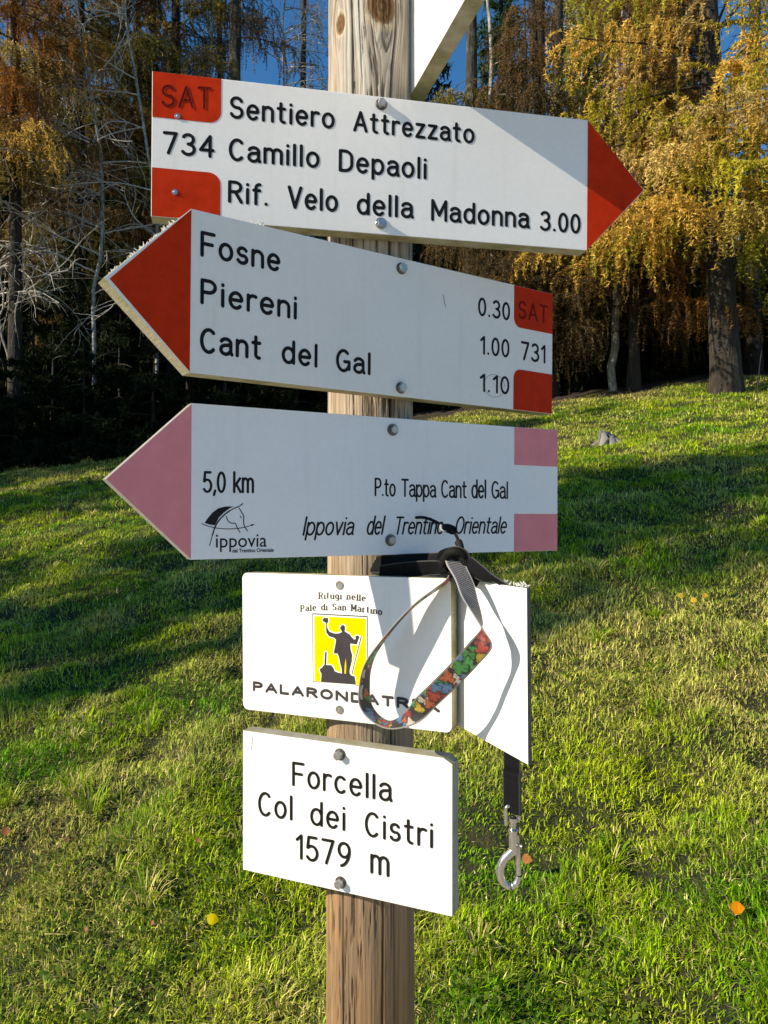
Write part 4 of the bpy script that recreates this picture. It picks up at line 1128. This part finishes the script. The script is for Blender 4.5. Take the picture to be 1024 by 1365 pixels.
# white halo: strokes along the outline, then the dark figure above it
V, F = [], []
ribbon((V, F), list(MARK['sil']) + [MARK['sil'][0]], 2.6, .42, 0); ribbon((V, F), MARK['stick'] + [MARK['stick'][0]], 1.8, .43, 0)
me = bpy.data.meshes.new('halo'); me.from_pydata([(q[0] * .001, q[1] * .001, q[2] * .001) for q in V], [], F); me.update()
link('halo', me, M['white_sun'], fr_)
link('hiker_silhouette', plate('hiker_silhouette', MARK['sil'], .45, .06), M['print_grey'], fr_)
link('walking_stick', plate('walking_stick', MARK['stick'], .47, .08), M['print_grey'], fr_)
link('halo', plate('halo', MARK['gap'], .55, .05), M['yellow'], fr_)
lettering(r, '4', lambda w: w[1].startswith('PAL'), .275, 'print_grey', .15, 0, sp=.30)
lettering(r, '4', lambda w: w[1].startswith('Rif'), .20, 'print_grey', .15, 0, thin=.075, arch=1.0, sp=.36)
lettering(r, '4', lambda w: w[1].startswith('Pale'), .20, 'print_grey', .15, 0, thin=.075, arch=3.6, sp=.36)
for (u, v) in MARK['bolts4']:
    o = bolt_parts(r, u, v, None, 4.8, 2.0, .5, 'steel_bright'); o.name = 'screw'

# --- sign 5: place name plate
r, W, H = sign_root('5', 'place_name_sign', 'lowest white board with three lines naming the pass and its height', 'sign')
link('board', board('board', [(0, 0), (W, 0), (W, H - 5.5), (W - 10, H), (0, H)], 20, .9), [M['white_sun'], M['edge_grey']], r)
lettering(r, '5', lambda w: w[1] == 'Forcella', .118, 'black', .60, .50)
lettering(r, '5', lambda w: w[1] in ('Col', 'dei', 'Cistri'), .118, 'black', .60, .50)
lettering(r, '5', lambda w: w[1] in ('1579', 'm'), .118, 'black', .60, .50)
for (u, v) in MARK['bolts5']: bolt_parts(r, u, v, None, 6.6, 4.9, 7.5)
a = Acc(); tube(a, np.array([[.0135, -.0001, H * .001 - .006], [.013, -.0001, H * .001 - .013], [.0118, -.0001, H * .001 - .021]]), .0003, 4)
link('scratch', a.mesh('scratch'), M['print_grey'], r)

# --- the two boards on the right side of the post, seen from behind
r, W, H = sign_root('4b', 'trail_sign', 'blank sunlit white board seen from its back, right of the emblem plate', 'trail sign')
B0 = -230
link('board', board('board', [(B0, 0), (W, -1.5), (W, H), (B0, H)], 4, .4), [M['white_sun'], M['edge_dark']], r)
for (u, v) in ((-85, 128), (-85, 22)): bolt_parts(r, u, v, None, 6.4, 5, 5)
rng = R(9); a = Acc()
for i in range(46):
    s = rng.rand() ** 1.5; p = np.array([W * .001 - .062 + .060 * s, .002 + .008 * rng.rand(), H * .001]); d = unit(np.array([rng.normal(), rng.normal() * .4, .6]))
    tube(a, p + d * (.0015 + .004 * rng.rand()) * np.linspace(0, 1, 3)[:, None], .0006, 4)
link('frayed_edge', a.mesh('frayed_edge'), M['fray'], r)
r, W, H = sign_root('0', 'trail_sign', 'white board rising out of the picture at the top, right of the post', 'trail sign')
link('board', board('board', [(-180, 0), (262, 0), (338, 75), (262, 150), (-180, 150)], 19, .8), [M['white_sun'], M['edge']], r)
link('arrow_tip', plate('arrow_tip', [(262, .6), (336.5, 75), (262, 149.4)], .05), M['red'], r)
for (u, v) in ((-52, 128), (-52, 22)): bolt_parts(r, u, v, None, 6.4, 5, 5)

# ------------------------------------------------------------------ the dog leash
def pix(px, py, d): return np.array([(px - 512) / 1031. * d, d, EYE + (682.5 - py) / 1031. * d])
def spline(P, n):
    P = np.array(P, float); m = len(P); t = np.linspace(0, m - 1, n); i = np.clip(t.astype(int), 0, m - 2); f = (t - i)[:, None]
    g = lambda k: P[np.clip(k, 0, m - 1)]
    a, b, c, d = g(i - 1), g(i), g(i + 1), g(i + 2)
    return .5 * (2 * b + (c - a) * f + (2 * a - 5 * b + 4 * c - d) * f ** 2 + (3 * b - a - 3 * c + d) * f ** 3)

def strap(name, C, Wd, mat, thick=.0016, nw=14, colf=None, n=500):
    """flat webbing: centre line C and half width vectors Wd; colf(side, s, w) gives rgb"""
    C = spline(C, n); Wd = spline(Wd, n)
    Wd = Wd / np.linalg.norm(Wd, axis=1, keepdims=True) * .0098
    T = np.gradient(C, axis=0); T /= np.linalg.norm(T, axis=1, keepdims=True) + 1e-9
    Nn = unit(np.cross(T, Wd)); s = np.concatenate([[0], np.cumsum(np.linalg.norm(np.diff(C, axis=0), axis=1))])
    w = np.linspace(-1, 1, nw); V, Cc = [], []
    S, Wg = np.meshgrid(s, w, indexing='ij')
    for side in (1, -1):
        P = C[:, None] + Wd[:, None] * w[None, :, None] + Nn[:, None] * (side * thick / 2) * (1 - .5 * np.abs(w[None, :, None]) ** 6)
        V.append(P.reshape(-1, 3)); Cc.append(colf(side, S, Wg).reshape(-1, 3))
    i = np.arange(n * nw).reshape(n, nw); q = np.stack([i[:-1, :-1], i[1:, :-1], i[1:, 1:], i[:-1, 1:]], -1).reshape(-1, 4)
    F = [q, (q + n * nw)[:, ::-1]]
    for e in (0, nw - 1):
        a = i[:, e]; b = a + n * nw; F.append(np.stack([a[:-1], a[1:], b[1:], b[:-1]], -1))
    me = fast_mesh(name, np.concatenate(V), np.concatenate(F), np.concatenate(Cc), True)
    return me

rsx = np.random.RandomState(8)
PALX = np.array([(.50, .055, .03), (.05, .30, .06), (.60, .42, .03), (.09, .22, .42), (.30, .04, .03), (.08, .40, .10), (.55, .12, .04), (.62, .58, .50)])
blobs = [(rsx.rand() * .62, rsx.rand() * 2 - 1, .0030 + .0045 * rsx.rand(), PALX[rsx.randint(8)], rsx.rand() * 6) for _ in range(130)]
# broad patches where the print is strongest: red, green, yellow, blue, red
blobs += [(s_, w_, r_ * .66, PALX[k_], p_) for s_, w_, r_, k_, p_ in ((.118, .3, .011, 0, 1), (.127, -.3, .009, 4, 2), (.133, .2, .008, 0, 2), (.141, .6, .007, 2, 0), (.147, -.3, .009, 1, 1), (.154, .3, .010, 5, 3), (.163, -.1, .011, 1, 1), (.176, .4, .008, 7, 3), (.179, -.3, .009, 6, 3), (.190, .3, .009, 3, 0), (.197, -.4, .008, 3, 1), (.207, .1, .009, 0, 0), (.219, .3, .008, 6, 1), (.222, -.5, .006, 7, 2), (.233, -.1, .008, 2, 2))]

def comic(side, S, Wg):
    """abstract comic-coloured patches with dark outlines on one side, ribbed webbing on the other"""
    edge = (np.abs(Wg) > .90)[..., None]
    if side > 0:
        c = np.zeros(S.shape + (3,)) + np.array([.030, .028, .030]); y = Wg * .0098
        for s0, w0, r, col, ph in blobs:
            dx, dy = S - s0, y - w0 * .0098
            an = np.arctan2(dy, dx); d = np.hypot(dx, dy) / (r * (1 + .28 * np.sin(3 * an + ph) + .15 * np.sin(7 * an + 2 * ph)))
            c = np.where(((d < 1.12) & (d > .96))[..., None], np.array([.015, .015, .015]), c)
            c = np.where((d <= .96)[..., None], (col * .55 + .02) * (1 - .35 * ((np.sin(an * 5 + ph * 3) > .5) & (d > .45)))[..., None], c)
        return np.where(edge, np.array([.20, .19, .18]), c)
    rib = np.sin((S + Wg * .003) / .0036 * 6.283)
    c = np.where((rib > -.1)[..., None], np.array([.24, .24, .25]), np.array([.006, .006, .007])) * np.ones(S.shape + (3,))
    return np.where(edge, np.array([.34, .33, .32]), c)
def plain_dark(side, S, Wg):
    rib = np.sin(S / .0017 * 6.283)
    c = np.where((rib > .2)[..., None], np.array([.006, .0065, .009]), np.array([.003, .003, .004])) * np.ones(S.shape + (3,))
    return np.where((np.abs(Wg) > .92)[..., None], np.array([.07, .07, .07]), c)
M['strap'] = attr_mat('printed nylon webbing', .55, ((1, 1, 1), 900, .2, .0005), .3)
M['nylon'] = attr_mat('black nylon webbing', .7, ((1, 1, 1), 900, .2, .0005), .12)

leash = tag(empty('dog_leash', tuple(pix(605, 744, .795))), 'dog leash with colourful hand loop hung over the sign bolts', 'leash')
def local(me):
    co = np.zeros(len(me.vertices) * 3, np.float32); me.vertices.foreach_get('co', co)
    co = co.reshape(-1, 3) - np.array(leash.location, np.float32); me.vertices.foreach_set('co', co.ravel()); me.update(); return me
LOOP = [(606, 741, .800, -17, 0), (608, 753, .780, -18, -1), (619, 775, .755, -18, -5), (626, 798, .735, -16, -8), (635, 820, .718, -9, -8), (643, 838, .706, 1, 1), (646, 853, .702, 9, 7),
        (632, 871, .704, 13, 10), (612, 893, .715, 17, 13), (592, 913, .725, 17, 12), (570, 934, .742, 12, 10), (547, 956, .764, 3, 9), (520, 966, .785, -2, 5), (499, 956, .802, -6, 3), (487, 938, .811, -7.5, 2),
        (486, 914, .814, -7, 0), (490, 890, .812, -5, -2), (502, 866, .810, -2, -2), (530, 830, .806, -1, -1), (556, 804, .804, -1.2, -1), (582, 785, .802, -1.5, -1.2), (598, 773, .806, -2, -2), (606, 757, .812, -3, -2)]
C = [pix(a, b, d) for a, b, d, _, _ in LOOP]; Wv = []
for a, b, d, wx, wy in LOOP:
    v = np.array([wx / 1031. * d, 0, -wy / 1031. * d]); dep = math.sqrt(max(0, .0098 ** 2 - v @ v)) * (1 if abs(wx) < 14 else .3)
    v = v - dep * unit(np.array([(a - 512) / 1031., 1, (682.5 - b) / 1031.]))
    Wv.append(v)
link('hand_loop', local(strap('hand_loop', C, Wv, None, colf=comic, n=900, nw=22)), M['strap'], leash)
# band squeezed between the printed sign and the emblem plate
C = [pix(494, 752, .862), pix(512, 752, .856), pix(540, 750, .848), pix(570, 749, .838), pix(596, 748, .815), pix(608, 750, .800)]
link('wrapped_band', local(strap('wrapped_band', C, [np.array([0, .0025, .0095])] * 6, None, colf=plain_dark, n=160)), M['nylon'], leash)
C = [pix(506, 764, .853), pix(540, 760, .842), pix(575, 757, .824), pix(600, 758, .800), pix(622, 763, .782), pix(640, 772, .765)]
link('wrapped_band', local(strap('wrapped_band', C, [np.array([.001, -.004, .009]), np.array([.001, -.003, .0092]), np.array([.002, -.005, .0085]), np.array([.003, -.006, .0072]), np.array([.003, -.004, .0085]), np.array([.003, -.005, .008])], None, colf=plain_dark, n=140)), M['nylon'], leash)
C = [pix(586, 744, .806), pix(592, 733, .792), pix(606, 731, .784), pix(618, 739, .782), pix(621, 756, .785), pix(608, 768, .795), pix(592, 764, .803)]
link('wrapped_band', local(strap('wrapped_band', C, [np.array([.004, -.009, .002])] * 7, None, colf=plain_dark, n=120)), M['nylon'], leash)
# over the edge of the white board and straight down behind it
C = [pix(604, 742, .80), pix(626, 754, .775), pix(650, 770, .752), pix(668, 777, .738), pix(679, 790, .736), pix(682, 830, .738), pix(682, 900, .738), pix(682, 980, .738), pix(683, 1040, .738), pix(683, 1084, .738)]
Wv = [np.array([.004, -.002, .009]), np.array([.004, -.005, .008]), np.array([.004, -.008, .004])] + [np.array([.004, -.009, 0])] + [np.array([.0068, -.0070, 0])] * 6
link('strap', local(strap('strap', C, Wv, None, colf=plain_dark, n=400)), M['nylon'], leash)
# doubled and stitched end above the snap hook
C = [pix(682.5, 1028, .7365), pix(683, 1060, .7365), pix(683, 1083, .7362)]
link('stitched_end', local(strap('stitched_end', C, [np.array([.0068, -.0070, 0])] * 3, None, .0052, colf=plain_dark, n=80)), M['nylon'], leash)
# knot and thin cord with its toggle
a = Acc(); rng = R(4)
tube(a, spline([pix(590, 752, .80), pix(598, 738, .785), pix(612, 736, .780), pix(622, 748, .785), pix(614, 760, .80), pix(598, 757, .79)], 40), .0046, 8, (.01,) * 3, .15, rng)
tube(a, spline([pix(604, 738, .79), pix(616, 742, .783), pix(624, 756, .782)], 16), .0050, 8, (.01,) * 3, .2, rng)
link('knot', local(a.mesh('knot', True)), M['nylon'], leash)
a = Acc(); tube(a, spline([pix(553, 690, .866), pix(566, 690, .862), pix(580, 695, .857), pix(590, 701, .850), pix(600, 705, .840), pix(607, 712, .825), pix(612, 724, .80), pix(612, 735, .79)], 60), .0017, 7, (.010,) * 3)
tube(a, spline([pix(588, 700, .850), pix(589, 706, .846), pix(596, 708, .842)], 14), .0016, 6, (.30,) * 3)
cd = link('cord', local(a.mesh('cord', True)), M['nylon'], leash)
a = Acc(); tube(a, spline([pix(591, 704, .848), pix(596, 704, .845), pix(602, 706, .842), pix(606, 708, .836)], 12), np.array([.0028, .0042, .0048, .0050, .0050, .0050, .005, .005, .005, .0048, .0042, .0028]), 10, (.009,) * 3)
link('toggle', local(a.mesh('toggle', True)), M['nylon'], cd)
a = Acc(); tube(a, spline([pix(611, 722, .80), pix(613, 727, .797), pix(614, 731, .795)], 8), .0040, 10, (.02,) * 3)
link('toggle', local(a.mesh('toggle', True)), M['nylon'], cd)
# snap hook
D0 = .737
def px2(pts, d=D0): return spline([pix(x, y, d) for x, y in pts], 30)
hook = empty('snap_hook'); hook.parent = leash
a = Acc()
tube(a, px2([(684, 1104), (684.5, 1120), (685.5, 1138)]), np.interp(np.arange(30), [0, 3, 6, 29], [.0040, .0050, .0043, .0045]), 14)
tube(a, px2([(686, 1130), (682, 1136), (672, 1146), (667, 1160), (669.5, 1174), (679, 1181.5), (688, 1178), (691.5, 1168)]), np.interp(np.arange(30), [0, 6, 20, 29], [.0036, .0043, .0038, .0026]), 12)
hb = link('hook_body', local(a.mesh('hook_body', True)), M['steel_bright'], hook)
a = Acc()
tube(a, px2([(688.5, 1112), (690.5, 1135), (691.2, 1152), (691.3, 1166)]), .0026, 10)
tube(a, spline([pix(691, 1128, D0), pix(694, 1128, D0 - .004), pix(697, 1129, D0 - .006)], 8), .0018, 8)
link('gate', local(a.mesh('gate', True)), M['steel_bright'], hook)
a = Acc()
tube(a, px2([(675, 1100), (674.5, 1085), (675.5, 1076), (684, 1074), (692, 1076), (692.5, 1086), (691, 1093), (685, 1095.5), (681, 1094.5)]), .0019, 9)
tube(a, px2([(684, 1090), (684, 1100), (684, 1106)]), np.interp(np.arange(30), [0, 6, 12, 22, 29], [.0046, .0046, .0030, .0032, .0054]), 12)
link('swivel_eye', local(a.mesh('swivel_eye', True)), M['steel_bright'], hook)

# ------------------------------------------------------------------ stump, sticks and fallen leaves
def on_ground(px, py):
    lo, hi = .8, 40.0
    for _ in range(60):
        m = (lo + hi) / 2; y_pix = 682.5 - 1031 * (H1(at(px, m), m) - EYE) / m
        if y_pix > py: lo = m
        else: hi = m
    return at(px, lo), lo
x, y = on_ground(812, 590)
rng = R(15); st = tag(empty('tree_stump', (x, y, H1(x, y) - .05)), 'bleached grey tree stump with split sides on the upper meadow', 'stump')
NA, NZ = 40, 9; th = np.arange(NA) / NA * 6.2832; V = []
topz = .15 + .06 * (vnoise(th * 3, th * 0, 3) - .5) + .07 * np.cos(th - 2.4)
for k in range(NZ):
    f = k / (NZ - 1); rr = .12 * (1.35 - .42 * f ** .5 + .10 * (1 - f) * np.cos(5 * th + 1)) * (1 + .14 * (vnoise(th * 5, th * 0 + 1, 9) - .5))
    V.append(np.stack([rr * np.cos(th), rr * np.sin(th), f * topz], -1))
V.append(np.stack([.05 * np.cos(th), .05 * np.sin(th), topz * .72], -1))
V = np.concatenate(V); i = np.arange((NZ + 1) * NA).reshape(NZ + 1, NA); j = np.roll(i, -1, 1)
cc = .15 + .17 * vnoise(V[:, 0] * 60 + V[:, 1] * 60, V[:, 2] * 5, 4)[:, None] * np.array([1, .97, .9]) - .26 * (vnoise(np.arctan2(V[:, 1], V[:, 0]) * 7 + 30, V[:, 2] * 2, 6) > .66)[:, None]
link('stump_wood', fast_mesh('stump_wood', V, np.stack([i[:-1], j[:-1], j[1:], i[1:]], -1).reshape(-1, 4), np.clip(cc, .04, 1), True), attr_mat('bleached wood', .9, ((9, 9, 2), 20, .6, .02)), st)
a = Acc()
for k in range(5):
    t_ = k * 1.25 + .4; d = np.array([math.cos(t_), math.sin(t_), 0]); tube(a, spline([d * .10 + [0, 0, .07], d * .16 + [0, 0, .04], d * .23 + [0, 0, .0]], 8), np.linspace(.03, .012, 8), 7, (.2, .18, .16), .2, rng)
link('root', a.mesh('root', True), attr_mat('bleached root', .9), st)

rng = R(31); a = Acc(); x, y = on_ground(1008, 545)
tube(a, spline([[0, 0, -.05], [.03, 0, .4], [.09, .02, .85]], 12), np.linspace(.008, .004, 12), 6)
s_ = tag(link('stick', a.mesh('stick', True), M['bark_lichen']), 'thin weathered stick standing upright beside the big larch', 'stick'); s_.location = (x, y, H1(x, y))

def leaf(px, py, size, col, name, label, seed, tilt=.35, group=None):
    rng = R(seed); x, y = on_ground(px, py); n = 9; V, F = [], []
    t = np.linspace(0, 1, n); wd = .42 * np.sin(np.pi * t ** .85) ** .8 * (1 + .12 * np.sin(t * 23 + seed))
    for k in range(n):
        z = .10 * math.sin(t[k] * 3.1) * (1 if seed % 2 else -.6)
        V += [((t[k] - .5), -wd[k], z + .12 * wd[k]), ((t[k] - .5), 0, z), ((t[k] - .5), wd[k], z + .16 * wd[k])]
    for k in range(n - 1):
        b = 3 * k; F += [(b, b + 1, b + 4, b + 3), (b + 1, b + 2, b + 5, b + 4)]
    V = np.array(V) * size
    c = np.array(col) * (.8 + .4 * rng.rand(len(V), 1))
    o = link(name, fast_mesh(name, V, np.array(F), c, True), M['needle'])
    o.location = (x, y, H1(x, y) + .045); o.rotation_euler = (.95 + .2 * tilt, .25 * rng.normal(), .5 * rng.normal())
    return tag(o, label, 'leaf', group)
leaf(284, 1247, .034, (.75, .58, .01), 'yellow_leaf', 'bright yellow fallen leaf on the grass left of the post foot', 1, .8)
leaf(983, 1234, .036, (.85, .30, .012), 'orange_leaf', 'bright orange fallen leaf on the grass at the lower right', 2, .5)
leaf(204, 1252, .015, (.45, .16, .13), 'red_leaf', 'small dull red leaf beside the bright yellow one', 3)
leaf(265, 1139, .015, (.36, .11, .10), 'red_leaf', 'small dull red leaf left of the lowest board', 4)
leaf(116, 1261, .014, (.42, .18, .12), 'red_leaf', 'small pinkish leaf farthest left along the row near the yellow leaf', 5)
leaf(8, 1126, .032, (.40, .16, .08), 'brown_leaf', 'curled brown leaf at the left edge of the meadow', 6)
leaf(148, 980, .018, (.40, .15, .12), 'red_leaf', 'small reddish leaf on the sunny grass left of the emblem plate', 7)
leaf(703, 1166, .034, (.42, .17, .055), 'brown_leaf', 'orange brown leaf just behind the metal snap hook', 9, .9)
leaf(90, 1138, .015, (.42, .19, .10), 'brown_leaf', 'small tan leaf right of the curled brown one', 8)
for k, (px, py) in enumerate(((918, 820), (925, 812), (940, 805), (908, 806))):
    leaf(px, py, .036, (.62, .44, .05), 'yellow_leaf', 'pale yellow leaf in the small cluster on the shaded right slope', 20 + k, group='cluster of pale yellow leaves')
